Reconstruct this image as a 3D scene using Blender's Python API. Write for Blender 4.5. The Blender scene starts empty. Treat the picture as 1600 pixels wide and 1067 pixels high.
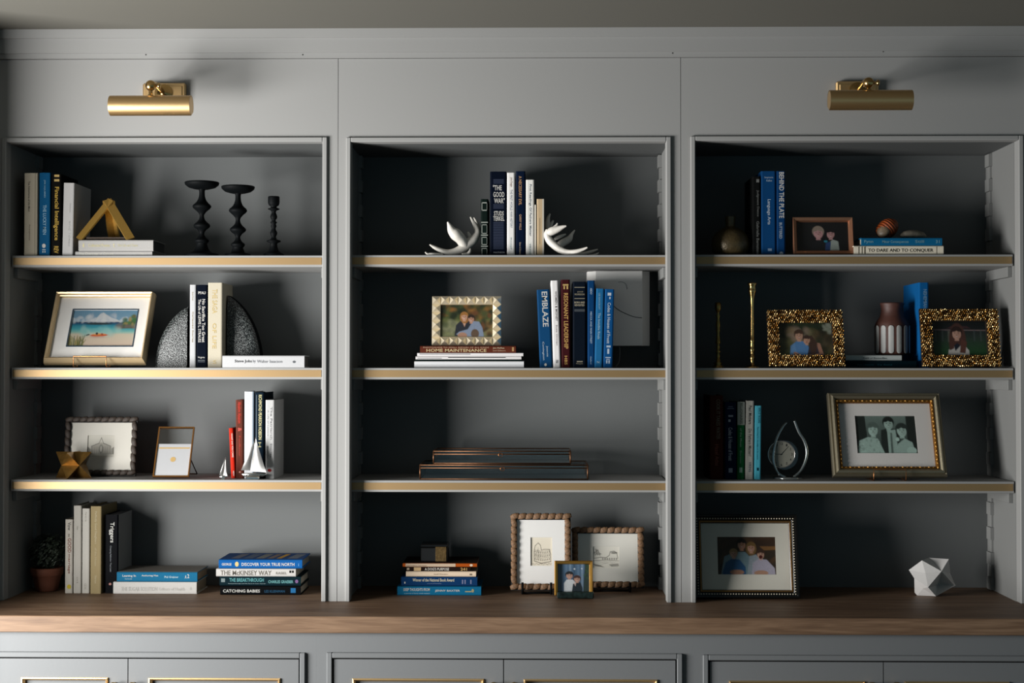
import bpy, math, random
import numpy as np
from mathutils import Vector, Matrix, noise
random.seed(7)
R = math.radians
SC = bpy.context.scene
COL = SC.collection

# ---------------------------------------------------------------- camera, world, light, exposure
F_PX, CAM_D = 2400.0, 4.4
YAW, PITCH, ROLL = R(0.9922), R(0.9773), R(0.0285)
def cam_axes():
    cy, sy, cp, sp = math.cos(YAW), math.sin(YAW), math.cos(PITCH), math.sin(PITCH)
    fw = Vector((-sy*cp, cy*cp, sp)); rt = Vector((cy, sy, 0)); up = rt.cross(fw)
    c, s = math.cos(ROLL), math.sin(ROLL)
    return c*rt + s*up, -s*rt + c*up, fw
RT, UP, FW = cam_axes()
def ray(px, py):
    return RT*((px-800)/F_PX) + UP*(-(py-533.5)/F_PX) + FW
def _rel(px, py):
    d = ray(px, py); return d*(CAM_D/d.y)
CAM = Vector((-_rel(795, 500).x, -CAM_D, 0.92 - _rel(500, 939.3).z))
cd = bpy.data.cameras.new('camera'); cam = bpy.data.objects.new('camera', cd); COL.objects.link(cam)
cd.sensor_width = 36.0; cd.lens = F_PX/1600*36.0; cd.clip_start = 0.05
m3 = Matrix((RT, UP, -FW)).transposed()
cam.matrix_world = Matrix.Translation(CAM) @ m3.to_4x4()
SC.camera = cam

w = bpy.data.worlds.new('world'); SC.world = w; w.use_nodes = True
bg = w.node_tree.nodes['Background']; bg.inputs[0].default_value = (0.5, 0.84, 1.0, 1); bg.inputs[1].default_value = 0.21

ld = bpy.data.lights.new('window_daylight', 'AREA'); ld.shape = 'RECTANGLE'; ld.size = 1.2; ld.size_y = 1.2
ld.energy = 235; ld.color = (1.0, 0.985, 0.962)
lo = bpy.data.objects.new('window_daylight', ld); COL.objects.link(lo)
lo.location = (-2.4, -1.53, 1.15)
lo.rotation_euler = Vector((math.cos(.62), math.sin(.62), 0.0)).to_track_quat('-Z', 'Y').to_euler()

SC.view_settings.view_transform = 'Standard'; SC.view_settings.look = 'None'
SC.view_settings.exposure = 0.0; SC.view_settings.gamma = 1.0; SC.view_settings.use_curve_mapping = False

# ---------------------------------------------------------------- measuring helpers (a photo pixel at a known depth -> metres)
def at(px, py, Y):
    d = ray(px, py); return CAM + d*((Y-CAM.y)/d.y)
def X(px, Y, py=574): return at(px, py, Y).x
def Z(py, Y, px=800): return at(px, py, Y).z

# ---------------------------------------------------------------- materials
ALB = 0.45                            # how much lighter surfaces reflect than their picture value suggests
def lin(h, k=ALB):
    h = h.lstrip('#'); o = []
    for i in (0, 2, 4):
        c = int(h[i:i+2], 16)/255
        o.append(k*(c/12.92 if c <= .04045 else ((c+.055)/1.055)**2.4))
    return (*o, 1.0)
MATS = {}
def M(hexc, rough=.55, metal=0., bump=0., scale=60., var=0., spec=.5, name=None, coat=0., stretch=None, k=None):
    key = (hexc, rough, metal, bump, scale, var, spec, coat, stretch, k)
    if key in MATS: return MATS[key]
    m = bpy.data.materials.new(name or 'surface_'+hexc.strip('#')); m.use_nodes = True
    nt = m.node_tree; b = nt.nodes['Principled BSDF']; L = nt.links.new
    ck = k or (1.0 if metal > .5 else ALB)
    b.inputs['Base Color'].default_value = lin(hexc, ck); b.inputs['Roughness'].default_value = rough
    b.inputs['Metallic'].default_value = metal; b.inputs['Specular IOR Level'].default_value = spec
    b.inputs['Coat Weight'].default_value = coat
    if bump or var:
        tc = nt.nodes.new('ShaderNodeTexCoord'); mp = nt.nodes.new('ShaderNodeMapping')
        if stretch: mp.inputs['Scale'].default_value = stretch
        n = nt.nodes.new('ShaderNodeTexNoise'); n.inputs['Scale'].default_value = scale; n.inputs['Detail'].default_value = 4
        L(tc.outputs['Object'], mp.inputs[0]); L(mp.outputs[0], n.inputs['Vector'])
        if bump:
            bp = nt.nodes.new('ShaderNodeBump'); bp.inputs['Strength'].default_value = bump; bp.inputs['Distance'].default_value = .002
            L(n.outputs['Fac'], bp.inputs['Height']); L(bp.outputs[0], b.inputs['Normal'])
        if var:
            r = nt.nodes.new('ShaderNodeValToRGB'); c = lin(hexc, ck)
            r.color_ramp.elements[0].position = .3; r.color_ramp.elements[1].position = .7
            r.color_ramp.elements[0].color = (*[v*(1-var) for v in c[:3]], 1)
            r.color_ramp.elements[1].color = (*[min(1, v*(1+var)) for v in c[:3]], 1)
            L(n.outputs['Fac'], r.inputs[0]); L(r.outputs[0], b.inputs['Base Color'])
    MATS[key] = m; return m

def wood_mat():
    m = bpy.data.materials.new('walnut_worktop'); m.use_nodes = True
    nt = m.node_tree; b = nt.nodes['Principled BSDF']; L = nt.links.new
    tc = nt.nodes.new('ShaderNodeTexCoord'); mp = nt.nodes.new('ShaderNodeMapping'); mp.inputs['Scale'].default_value = (1.1, 9, 14)
    n1 = nt.nodes.new('ShaderNodeTexNoise'); n1.inputs['Scale'].default_value = 2.2; n1.inputs['Detail'].default_value = 8; n1.inputs['Distortion'].default_value = 1.5
    mp2 = nt.nodes.new('ShaderNodeMapping'); mp2.inputs['Scale'].default_value = (9, 160, 190)
    n2 = nt.nodes.new('ShaderNodeTexNoise'); n2.inputs['Scale'].default_value = 1.6; n2.inputs['Detail'].default_value = 5
    mix = nt.nodes.new('ShaderNodeMath'); mix.operation = 'MULTIPLY_ADD'; mix.inputs[1].default_value = .45
    r = nt.nodes.new('ShaderNodeValToRGB'); e = r.color_ramp.elements
    e[0].position = .38; e[0].color = lin('684d3a'); e[1].position = .92; e[1].color = lin('a58569')
    x = e.new(.65); x.color = lin('886a51')
    L(tc.outputs['Object'], mp.inputs[0]); L(mp.outputs[0], n1.inputs['Vector'])
    L(tc.outputs['Object'], mp2.inputs[0]); L(mp2.outputs[0], n2.inputs['Vector'])
    L(n2.outputs['Fac'], mix.inputs[0]); L(n1.outputs['Fac'], mix.inputs[2])
    L(mix.outputs[0], r.inputs[0]); L(r.outputs[0], b.inputs['Base Color'])
    b.inputs['Roughness'].default_value = .55; b.inputs['Specular IOR Level'].default_value = .3
    bp = nt.nodes.new('ShaderNodeBump'); bp.inputs['Strength'].default_value = .15; bp.inputs['Distance'].default_value = .001
    L(n2.outputs['Fac'], bp.inputs['Height']); L(bp.outputs[0], b.inputs['Normal'])
    return m

def glass_mat(name, tint='fdfdfd', refl=.06):
    m = bpy.data.materials.new(name); m.use_nodes = True
    nt = m.node_tree; nt.nodes.clear(); L = nt.links.new
    o = nt.nodes.new('ShaderNodeOutputMaterial'); mx = nt.nodes.new('ShaderNodeMixShader')
    t = nt.nodes.new('ShaderNodeBsdfTransparent'); t.inputs[0].default_value = lin(tint, 1.0)
    g = nt.nodes.new('ShaderNodeBsdfGlossy'); g.inputs['Roughness'].default_value = .03
    lw = nt.nodes.new('ShaderNodeLayerWeight'); lw.inputs[0].default_value = .5      # symmetric: the same from either side
    pw = nt.nodes.new('ShaderNodeMath'); pw.operation = 'POWER'; pw.inputs[1].default_value = 4.0
    ma = nt.nodes.new('ShaderNodeMath'); ma.operation = 'MULTIPLY_ADD'; ma.inputs[1].default_value = .55; ma.inputs[2].default_value = refl*.5
    L(lw.outputs['Facing'], pw.inputs[0]); L(pw.outputs[0], ma.inputs[0])
    L(ma.outputs[0], mx.inputs[0]); L(t.outputs[0], mx.inputs[1]); L(g.outputs[0], mx.inputs[2]); L(mx.outputs[0], o.inputs[0])
    return m

def dot_mat():                       # shagreen hide: pale beads on black
    m = bpy.data.materials.new('shagreen_hide'); m.use_nodes = True
    nt = m.node_tree; b = nt.nodes['Principled BSDF']; L = nt.links.new
    tc = nt.nodes.new('ShaderNodeTexCoord'); v = nt.nodes.new('ShaderNodeTexVoronoi'); v.inputs['Scale'].default_value = 330
    r = nt.nodes.new('ShaderNodeValToRGB'); e = r.color_ramp.elements
    e[0].position = .24; e[0].color = lin('a4acaa'); e[1].position = .42; e[1].color = lin('14191a')
    L(tc.outputs['Object'], v.inputs['Vector']); L(v.outputs['Distance'], r.inputs[0]); L(r.outputs[0], b.inputs['Base Color'])
    b.inputs['Roughness'].default_value = .38
    bp = nt.nodes.new('ShaderNodeBump'); bp.invert = True; bp.inputs['Strength'].default_value = .4; bp.inputs['Distance'].default_value = .002
    L(v.outputs['Distance'], bp.inputs['Height']); L(bp.outputs[0], b.inputs['Normal'])
    return m

def print_mat():
    m = bpy.data.materials.new('printed_picture'); m.use_nodes = True
    nt = m.node_tree; b = nt.nodes['Principled BSDF']
    a = nt.nodes.new('ShaderNodeVertexColor'); a.layer_name = 'ink'
    nt.links.new(a.outputs[0], b.inputs['Base Color']); b.inputs['Roughness'].default_value = .5; b.inputs['Specular IOR Level'].default_value = .2
    return m

def marble_mat():
    m = M('20302e', .25, var=.7, scale=90, name='green_marble'); return m

PAINT = M('bbbbb9', .6, bump=.06, scale=90, spec=.25, name='grey_cabinet_paint')
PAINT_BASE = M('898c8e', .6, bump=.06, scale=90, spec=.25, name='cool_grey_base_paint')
PAINT_SIDE_SHADE = M('9c9d9b', .6, bump=.06, scale=90, spec=.25, name='inside_side_paint_with_shade')  # cabinet grey darkened part way, side shade put into the colour
PAINT_IN_SHADE = M('777a7a', .6, bump=.06, scale=90, spec=.25, name='inside_paint_with_shade')  # cabinet grey darkened further, bay shade mixed into the colour
CEIL = M('84827a', .85, bump=.05, scale=60, spec=.1, name='ceiling_paint')
BRASS = M('cfae7c', .4, 1., bump=.08, scale=40, stretch=(1, 1, 60), name='brushed_brass')
BRASS_POL = M('c39f66', .22, 1., name='polished_brass')
STRIPB = M('917854', .47, .65, name='satin_brass_strip')
COPPER = M('a06a42', .3, 1., name='copper')
CHROME = M('d8d8d6', .14, 1., name='silver_metal')
BLACKIRON = M('0c0f11', .6, .0, spec=.05, name='black_iron')
WOOD = wood_mat(); GLASS = glass_mat('clear_glass'); GLASS2 = glass_mat('pale_glass', 'fafbfb', .1)
DOTS = dot_mat(); PRINT = print_mat(); MARBLE = marble_mat()
PAGE = M('d8cfbb', .8, var=.10, scale=30, stretch=(60, 1, 1), name='paper_pages')
PAGEH = PAGE
TERRA = M('8a4b30', .8, bump=.2, scale=80, name='terracotta')
LEAF = M('33402f', .6, var=.3, scale=90, name='dark_leaves')
WHITE = M('e6e3dd', .6, name='white_board')

# ---------------------------------------------------------------- mesh building
class MB:
    def __init__(s): s.v = []; s.f = []; s.mi = []; s.cur = 0; s.smooth = False; s.sm = []
    def add(s, vs, fs):
        o = len(s.v); s.v += [tuple(p) for p in vs]
        for f in fs: s.f.append(tuple(i+o for i in f)); s.mi.append(s.cur); s.sm.append(s.smooth)
        return s
    def box(s, a, b):
        x0, y0, z0 = a; x1, y1, z1 = b
        return s.add([(x0,y0,z0),(x1,y0,z0),(x1,y1,z0),(x0,y1,z0),(x0,y0,z1),(x1,y0,z1),(x1,y1,z1),(x0,y1,z1)],
                     [(0,3,2,1),(4,5,6,7),(0,1,5,4),(1,2,6,5),(2,3,7,6),(3,0,4,7)])
    def bevbox(s, a, b, r):           # box whose eight corners are cut by chamfers of r
        x0, y0, z0 = a; x1, y1, z1 = b
        cx, cy, cz = (x0+x1)/2, (y0+y1)/2, (z0+z1)/2; hx, hy, hz = (x1-x0)/2, (y1-y0)/2, (z1-z0)/2
        r = min(r, hx*.9, hy*.9, hz*.9); P = {}; vs = []
        for sx in (-1, 1):
            for sy in (-1, 1):
                for sz in (-1, 1):
                    for ax in range(3):
                        q = [hx-r, hy-r, hz-r]; q[ax] = (hx, hy, hz)[ax]
                        P[sx, sy, sz, ax] = len(vs); vs.append((cx+sx*q[0], cy+sy*q[1], cz+sz*q[2]))
        fs = []
        for ax in range(3):
            for sg in (-1, 1):
                o = [i for i in range(3) if i != ax]; loop = []
                for (u, v) in ((-1,-1),(1,-1),(1,1),(-1,1)):
                    k = [0,0,0]; k[ax] = sg; k[o[0]] = u; k[o[1]] = v; loop.append(P[(*k, ax)])
                if (sg > 0) == (ax == 1): loop.reverse()
                fs.append(tuple(loop))
        for ax in range(3):           # edge strips run along ax
            o = [i for i in range(3) if i != ax]
            for u in (-1, 1):
                for v in (-1, 1):
                    k0 = [0,0,0]; k0[ax] = -1; k0[o[0]] = u; k0[o[1]] = v; k1 = list(k0); k1[ax] = 1
                    fs.append((P[(*k0, o[0])], P[(*k1, o[0])], P[(*k1, o[1])], P[(*k0, o[1])]))
        for sx in (-1, 1):
            for sy in (-1, 1):
                for sz in (-1, 1): fs.append(tuple(P[sx, sy, sz, a] for a in range(3)))
        return s.add(vs, fs)
    def prism(s, poly, a0, a1, axis='z'):
        n = len(poly); vs = []
        for t in (a0, a1):
            for (u, v) in poly:
                vs.append((u, v, t) if axis == 'z' else (u, t, v) if axis == 'y' else (t, u, v))
        fs = [tuple(range(n))[::-1], tuple(range(n, 2*n))] + [(i, (i+1) % n, n+(i+1) % n, n+i) for i in range(n)]
        return s.add(vs, fs)
    def lathe(s, prof, seg=32, c=(0,0,0), axis='z'):
        sm = s.smooth; s.smooth = True; vs = []; fs = []; n = len(prof)
        for i in range(seg):
            a = 2*math.pi*i/seg
            for (r, h) in prof:
                p = (r*math.cos(a), r*math.sin(a), h) if axis == 'z' else (h, r*math.cos(a), r*math.sin(a)) if axis == 'x' else (r*math.cos(a), h, r*math.sin(a))
                vs.append((p[0]+c[0], p[1]+c[1], p[2]+c[2]))
        for i in range(seg):
            j = (i+1) % seg
            for k in range(n-1): fs.append((i*n+k, j*n+k, j*n+k+1, i*n+k+1))
        s.add(vs, fs)
        if prof[0][0] > 1e-6: s.add([vs[i*n] for i in range(seg)], [tuple(range(seg))])
        if prof[-1][0] > 1e-6: s.add([vs[i*n+n-1] for i in range(seg)], [tuple(range(seg))])
        s.smooth = sm; return s
    def tube(s, pts, rad, seg=8, flat=1.0, hint=None):
        sm = s.smooth; s.smooth = True
        pts = [Vector(p) for p in pts]; n = len(pts); rad = rad if hasattr(rad, '__len__') else [rad]*n
        t0 = (pts[1]-pts[0]).normalized(); ref = Vector(hint) if hint else (Vector((0,1,0)) if abs(t0.y) < .9 else Vector((1,0,0)))
        vs = []
        for i in range(n):
            t = (pts[min(i+1, n-1)]-pts[max(i-1, 0)]).normalized()
            u = (ref-t*ref.dot(t)).normalized(); v = t.cross(u); ref = u if not hint else Vector(hint)
            for k in range(seg):
                a = 2*math.pi*k/seg; vs.append(pts[i]+u*(rad[i]*math.cos(a)*flat)+v*(rad[i]*math.sin(a)))
        fs = [(i*seg+k, i*seg+(k+1) % seg, (i+1)*seg+(k+1) % seg, (i+1)*seg+k) for i in range(n-1) for k in range(seg)]
        fs += [tuple(range(seg))[::-1], tuple(range((n-1)*seg, n*seg))]
        s.add(vs, fs); s.smooth = sm; return s
    def ring(s, outer, inner, y0, y1):         # rectangular ring in x-z; outer/inner = (x0,z0,x1,z1)
        def c(r): return [(r[0], r[1]), (r[2], r[1]), (r[2], r[3]), (r[0], r[3])]
        o, i = c(outer), c(inner); vs = [(x, y0, z) for x, z in o+i]+[(x, y1, z) for x, z in o+i]; fs = []
        for k in range(4):
            j = (k+1) % 4
            fs += [(k, j, 4+j, 4+k), (8+k, 12+k, 12+j, 8+j), (k, 8+k, 8+j, j), (4+k, 4+j, 12+j, 12+k)]
        return s.add(vs, fs)
    def mould(s, W, H, prof):                  # mitred frame W x H (x centred, z from 0), prof = [(inset, y)] from back outer to inner
        vs = []; n = len(prof)
        for (sx, top) in ((-1, 0), (1, 0), (1, 1), (-1, 1)):
            for (d, y) in prof: vs.append((sx*(W/2-d), y, H-d if top else d))
        fs = [(k*n+i, ((k+1) % 4)*n+i, ((k+1) % 4)*n+i+1, k*n+i+1) for k in range(4) for i in range(n-1)]
        return s.add(vs, fs)
    def sph(s, c, r, seg=16, sz=1.):
        pr = [(r*math.sin(math.pi*i/10), -r*sz*math.cos(math.pi*i/10)) for i in range(11)]
        pr[0] = (0, -r*sz); pr[-1] = (0, r*sz)
        return s.lathe(pr, seg, c)
    def mesh(s, name, mats):
        me = bpy.data.meshes.new(name); me.from_pydata(s.v, [], s.f); me.update()
        for m in (mats if isinstance(mats, (list, tuple)) else [mats]): me.materials.append(m)
        if any(s.mi): me.polygons.foreach_set('material_index', s.mi)
        if any(s.sm): me.polygons.foreach_set('use_smooth', s.sm)
        import bmesh
        b = bmesh.new(); b.from_mesh(me); bmesh.ops.recalc_face_normals(b, faces=b.faces[:]); b.to_mesh(me); b.free()
        return me

def link(name, data, parent=None, loc=None, rot=None):
    o = bpy.data.objects.new(name, data); COL.objects.link(o)
    if parent is not None: o.parent = parent
    if loc is not None: o.location = loc
    if rot is not None: o.rotation_euler = rot
    return o
def obj(name, mb, mats, parent=None, loc=None, rot=None, world=False, label=None, kind=None):
    o = link(name, mb.mesh(name, mats), parent, loc, rot)
    if world and parent is not None:
        p = parent; off = Vector((0,0,0))
        while p is not None: off += Vector(p.location); p = p.parent
        o.location = -off
    if label: o['label'] = label
    if kind: o['kind'] = kind
    return o
def tag(o, label, cat, group=None):
    o['label'] = label; o['category'] = cat
    if group: o['group'] = group
    return o
def thing(name, loc, label, cat, group=None, rot=(0,0,0)):
    return tag(link(name, None, None, loc, rot), label, cat, group)
def struct(name, mb, m):
    return obj(name, mb, m, kind='structure')

# flat lettering: text scaled into the box [0,1]x[0,1] of a frame given by origin, u (reading direction), v (letter up)
_TXT = {}
def text_pts(s):
    if s in _TXT: return _TXT[s]
    c = bpy.data.curves.new('lettering', 'FONT'); c.body = s; c.resolution_u = 2; c.size = 1; c.offset = .014
    o = bpy.data.objects.new('lettering', c); COL.objects.link(o)
    bpy.context.view_layer.update()
    me = bpy.data.meshes.new_from_object(o.evaluated_get(bpy.context.evaluated_depsgraph_get()))
    vs = [tuple(v.co)[:2] for v in me.vertices]; fs = [tuple(p.vertices) for p in me.polygons]
    bpy.data.objects.remove(o); bpy.data.curves.remove(c); bpy.data.meshes.remove(me)
    xs = [v[0] for v in vs] or [0, 1]; ys = [v[1] for v in vs] or [0, 1]
    x0, x1, y0, y1 = min(xs), max(xs), min(ys), max(ys)
    _TXT[s] = ([((x-x0)/max(1e-6, x1-x0), (y-y0)/max(1e-6, y1-y0)) for x, y in vs], fs)
    return _TXT[s]
def put_text(mb, s, org, u, v):
    org, u, v = Vector(org), Vector(u), Vector(v)
    if s.startswith('#'):                       # '#' a solid bar, '#o' a disc
        if s == '#o':
            n = 18; mb.add([org+u*(.5+.5*math.cos(2*math.pi*i/n))+v*(.5+.5*math.sin(2*math.pi*i/n)) for i in range(n)], [tuple(range(n))])
        else: mb.add([org, org+u, org+u+v, org+v], [(0,1,2,3)])
        return
    vs, fs = text_pts(s)
    mb.add([org+u*a+v*b for a, b in vs], fs)
# ---------------------------------------------------------------- structure of the built-in wall
YB, YS = 0.315, 0.036                 # bay back, shelf front
YC, YBASE = -0.272, -0.252            # worktop front edge, base cabinet face
def mean(*a): return sum(a)/len(a)
BX = {'L': (mean(X(10, -.008, 221), X(5, -.008, 937)), mean(X(503.5, -.008, 222), X(502.3, -.008, 939))),
      'M': (mean(X(548.5, -.008, 221), X(546, -.008, 939)), mean(X(1041, -.008, 221), X(1042, -.008, 941))),
      'R': (mean(X(1086.5, -.008, 220), X(1087.5, -.008, 941)), mean(X(1592, -.008, 218), X(1595, -.008, 944)))}
ZT = {'L': Z(221.8, -.008, 260), 'M': Z(221.3, -.008, 800), 'R': Z(219.3, -.008, 1340)}
SHPX = {'L': (399.2, 574.4, 749.6), 'M': (398.4, 574.8, 750.8), 'R': (397.6, 575.0, 752.0)}
CX = {'L': 260, 'M': 795, 'R': 1340}
SHZ = {b: [Z(y, YS, CX[b]) for y in SHPX[b]] for b in 'LMR'}
SH_T = 0.0335
ZC = 0.92
def zof(bay, row): return ZC if row == 4 else SHZ[bay][row-1]
SEAM = (X(527.3, 0), X(1064.2, 0))
XL, XR = -1.56, X(1640, 0)
ZCR = Z(91, 0, 500)-.002              # top of the flat face panel
BW = 0.0135                           # width of the raised bead

def upper_unit(bay, x0, x1, label):
    root = thing('bookcase', (x0, 0, ZC), label, 'bookcase', 'built-in bookcases above the worktop')
    a, b = BX[bay]; zt = ZT[bay]
    mb = MB()                         # face: header and two stiles, a flat inverted U
    poly = [(x0+.0007, ZC), (a-BW, ZC), (a-BW, zt+BW), (b+BW, zt+BW), (b+BW, ZC), (x1-.0007, ZC), (x1-.0007, ZCR), (x0+.0007, ZCR)]
    n = len(poly); vs = [(u, 0, v) for u, v in poly]+[(u, .03, v) for u, v in poly]
    fs = [(i, (i+1) % n, n+(i+1) % n, n+i) for i in range(n)]
    for off in (0, n): fs += [(off, off+1, off+2, off+7), (off+2, off+3, off+6, off+7), (off+3, off+4, off+5, off+6)]
    mb.add(vs, fs); obj('face_frame', mb, PAINT, root, world=True)
    mb = MB()                         # raised bead round the opening, open at the worktop
    c = .002
    for (p0, p1) in (((a-BW, ZC), (a, zt)), ((b, ZC), (b+BW, zt))):
        mb.bevbox((p0[0], -.009, p0[1]), (p1[0], .034, zt+BW), c)
    mb.bevbox((a, -.009, zt), (b, .034, zt+BW), c)
    obj('bead_moulding', mb, PAINT, root, world=True)
    ia, ib = (a-(.008 if bay == 'M' else 0), b+(.008 if bay == 'M' else 0))
    mb = MB(); mb.box((ia, YB, ZC), (ib, YB+.018, zt+.0)); obj('back_panel', mb, PAINT_IN_SHADE, root, world=True)
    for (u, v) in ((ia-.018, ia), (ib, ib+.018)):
        mb = MB(); mb.box((u, .034, ZC), (v, YB+.018, zt+.018)); obj('side_panel', mb, PAINT_SIDE_SHADE, root, world=True)
    mb = MB(); mb.box((ia, .034, zt), (ib, YB+.018, zt+.018)); obj('top_panel', mb, PAINT_IN_SHADE, root, world=True)
    # notched wooden shelf standards near the back of each side, cleats under every shelf
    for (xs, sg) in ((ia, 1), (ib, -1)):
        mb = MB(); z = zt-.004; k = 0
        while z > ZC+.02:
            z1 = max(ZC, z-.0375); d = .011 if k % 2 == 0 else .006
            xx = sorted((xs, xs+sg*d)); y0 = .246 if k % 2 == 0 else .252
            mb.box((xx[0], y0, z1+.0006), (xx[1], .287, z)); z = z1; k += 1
        obj('shelf_standard', mb, PAINT_SIDE_SHADE, root, world=True)
    for r in range(3):
        zs = SHZ[bay][r]
        mb = MB(); mb.bevbox((ia+.0035, YS, zs-SH_T), (ib-.0035, YB-.001, zs), .0015)
        sh = obj('shelf', mb, PAINT, root, world=True)
        mb = MB(); mb.box((ia+.0075, YS-.0012, zs-SH_T+.0065), (ib-.0075, YS+.002, zs-.0065))
        obj('brass_strip', mb, STRIPB, sh, world=True, label='satin brass strip along the shelf edge')
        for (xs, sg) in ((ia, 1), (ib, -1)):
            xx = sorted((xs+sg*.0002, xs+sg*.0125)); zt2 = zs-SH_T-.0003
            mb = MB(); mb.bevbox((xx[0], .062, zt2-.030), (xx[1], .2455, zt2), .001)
            obj('cleat', mb, PAINT_SIDE_SHADE, root, world=True)
    return root
upper_unit('L', XL, SEAM[0], 'left grey bookcase below the brighter brass picture light')
upper_unit('M', SEAM[0], SEAM[1], 'middle grey bookcase holding antlers and glass boxes, no light above')
upper_unit('R', SEAM[1], XR, 'right grey bookcase in deep shade, below the darker brass picture light')

# crown moulding of three flat boards, ceiling, floor, walls
mb = MB()
zc3 = Z(44, -.034, 800)
mb.box((XL, -.010, ZCR+.0012), (XR, .03, Z(81, -.010)-.001)); mb.box((XL, -.018, Z(81, -.018)), (XR, .03, Z(57, -.018)-.001)); mb.box((XL, -.027, Z(57.2, -.027)), (XR, .03, Z(43.3, -.027)))
crown = struct('trim_1', mb, PAINT)
for nx, ny in ((228, 85.5), (473, 85.5), (1051, 83), (1380, 80.5)):
    mb = MB(); q = at(nx, ny, -.0101); mb.lathe([(0, -.0002), (.0022, -.0001), (.0022, .0003)], 10, (q.x, q.y, q.z), 'y'); obj('nail_hole', mb, M('3a3a38', .8), crown)
ZCE = Z(43.3, -.027)
mb = MB(); mb.box((-4.2, -5.2, ZCE), (3.2, .45, ZCE+.05)); struct('ceiling', mb, CEIL)
mb = MB(); mb.box((-4.2, -5.2, -.05), (3.2, .45, 0)); struct('floor', mb, M('6f5a46', .5, var=.2, scale=3, stretch=(1, 14, 1), name='floor_boards'))
mb = MB(); mb.box((-4.2, YB+.02, 0), (3.2, YB+.12, ZCE)); struct('wall_back', mb, PAINT)
mb = MB(); mb.box((XL-.14, -.37, 0), (XL-.001, YB+.02, ZCE)); struct('shade_return_left', mb, PAINT)  # unseen wall return, added and sized to shade the left end
mb = MB(); mb.box((XR+.001, -.05, 0), (XR+.14, YB+.02, ZCE)); struct('wall_right', mb, PAINT)

# worktop
zb = Z(989.2, YC, 500)
mb = MB(); mb.bevbox((XL, YC, zb), (XR, YB+.018, ZC), .002)
tag(obj('worktop', mb, WOOD), 'long brown wooden worktop running below all three bookcases', 'worktop')

# base cabinets with double doors
def base_unit(x0, x1, o0, o1, ot, d0, dm, d1, dt, b0, b1, b2, b3, bt, knobs, label):
    f = YBASE; Xf = lambda p: X(p, f, 1040)
    cx = Xf(dm); zd = Z(dt, f, dm)
    root = thing('base_cabinet', (cx, f, .10), label, 'cabinet', 'base cabinets below the worktop')
    zo = Z(ot, f, dm); A, B = Xf(o0), Xf(o1); da, db = Xf(d0), Xf(d1)
    BWb = .0145
    poly = [(x0+.00003, .1), (A, .1), (A, zo), (B, zo), (B, .1), (x1-.00003, .1), (x1-.00003, zb-.0003), (x0+.00003, zb-.0003)]
    n = 8; mb = MB(); mb.add([(u, f, v) for u, v in poly]+[(u, f+.03, v) for u, v in poly],
        [(i, (i+1) % n, n+(i+1) % n, n+i) for i in range(n)]+[t for o in (0, n) for t in ((o, o+1, o+2, o+7), (o+2, o+3, o+6, o+7), (o+3, o+4, o+5, o+6))])
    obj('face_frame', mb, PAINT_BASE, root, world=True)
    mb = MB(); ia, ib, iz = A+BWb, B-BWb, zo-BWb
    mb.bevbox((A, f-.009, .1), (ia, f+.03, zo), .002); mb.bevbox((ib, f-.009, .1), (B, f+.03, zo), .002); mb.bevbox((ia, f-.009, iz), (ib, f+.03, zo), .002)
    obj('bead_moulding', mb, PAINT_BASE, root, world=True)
    mb = MB(); mb.box((x0+.002, f+.03, .1), (x1-.002, YB, zb-.03)); obj('carcass', mb, M('22262a', .8), root, world=True)
    g = .0042
    zt_, zb_ = iz-g, .13
    for (p, q, br0, br1, kx) in ((ia+g, cx-g*.3, b0, b1, knobs[0]), (cx+g*.3, ib-g, b2, b3, knobs[1])):
        r0 = Xf(br0) if br0 is not None else p+.09; r1 = Xf(br1) if br1 is not None else q-.09
        zr = Z(bt, f, dm)
        mb = MB(); mb.ring((p, zb_, q, zt_), (r0, zb_+.09, r1, zr), f-.002, f+.02)
        mb.box((r0, f+.008, zb_+.09), (r1, f+.018, zr))
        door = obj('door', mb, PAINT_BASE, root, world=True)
        mb = MB(); t = .0085; mb.mould(r1-r0, zr-zb_-.09, [(0, f+.007), (0, f-.0065), (.003, f-.0075), (t-.003, f-.005), (t, f+.001), (t, f+.007)])
        for i, v in enumerate(mb.v): mb.v[i] = (v[0]+(r0+r1)/2, v[1], v[2]+zb_+.09)
        obj('brass_trim', mb, BRASS, door, world=True, label='thin brass trim set round the door panel')
        if kx is not None:
            kxw = Xf(kx); kz = Z(1071, f-.02, kx)
            mb = MB(); mb.lathe([(0, -.002), (.006, -.002), (.005, -.012), (.0085, -.018), (.0105, -.026), (.0085, -.031), (0, -.032)], 20, (0, 0, 0), 'y')
            mb.v = [(x+kxw, y+f, z+kz) for x, y, z in mb.v]; obj('knob', mb, BRASS_POL, door, world=True, label='round brass knob')
    return root
bseam = (X(494.5, YBASE, 1040), X(1082, YBASE, 1040))
base_unit(XL, bseam[0], -30+2, 477.5, 1018.3, -8, 200.3, 470, 1028, None, 169.5, 233, 438.5, 1058.3, (181, 210), 'bright grey left base cabinet with brass-trimmed double doors')
base_unit(bseam[0], bseam[1], 511, 1066, 1019.8, 519, 786.8, 1058, 1029.5, 551, 756, 818.5, 1027, 1060.3, (771.5, 803.5), 'middle grey base cabinet with brass-trimmed double doors')
base_unit(bseam[1], XR, 1098, 1640, 1023.5, 1106, 1380, 1630, 1033, 1139, 1350, 1413, None, 1064, (1361, 1399), 'dark shaded right base cabinet with brass-trimmed double doors')

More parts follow.
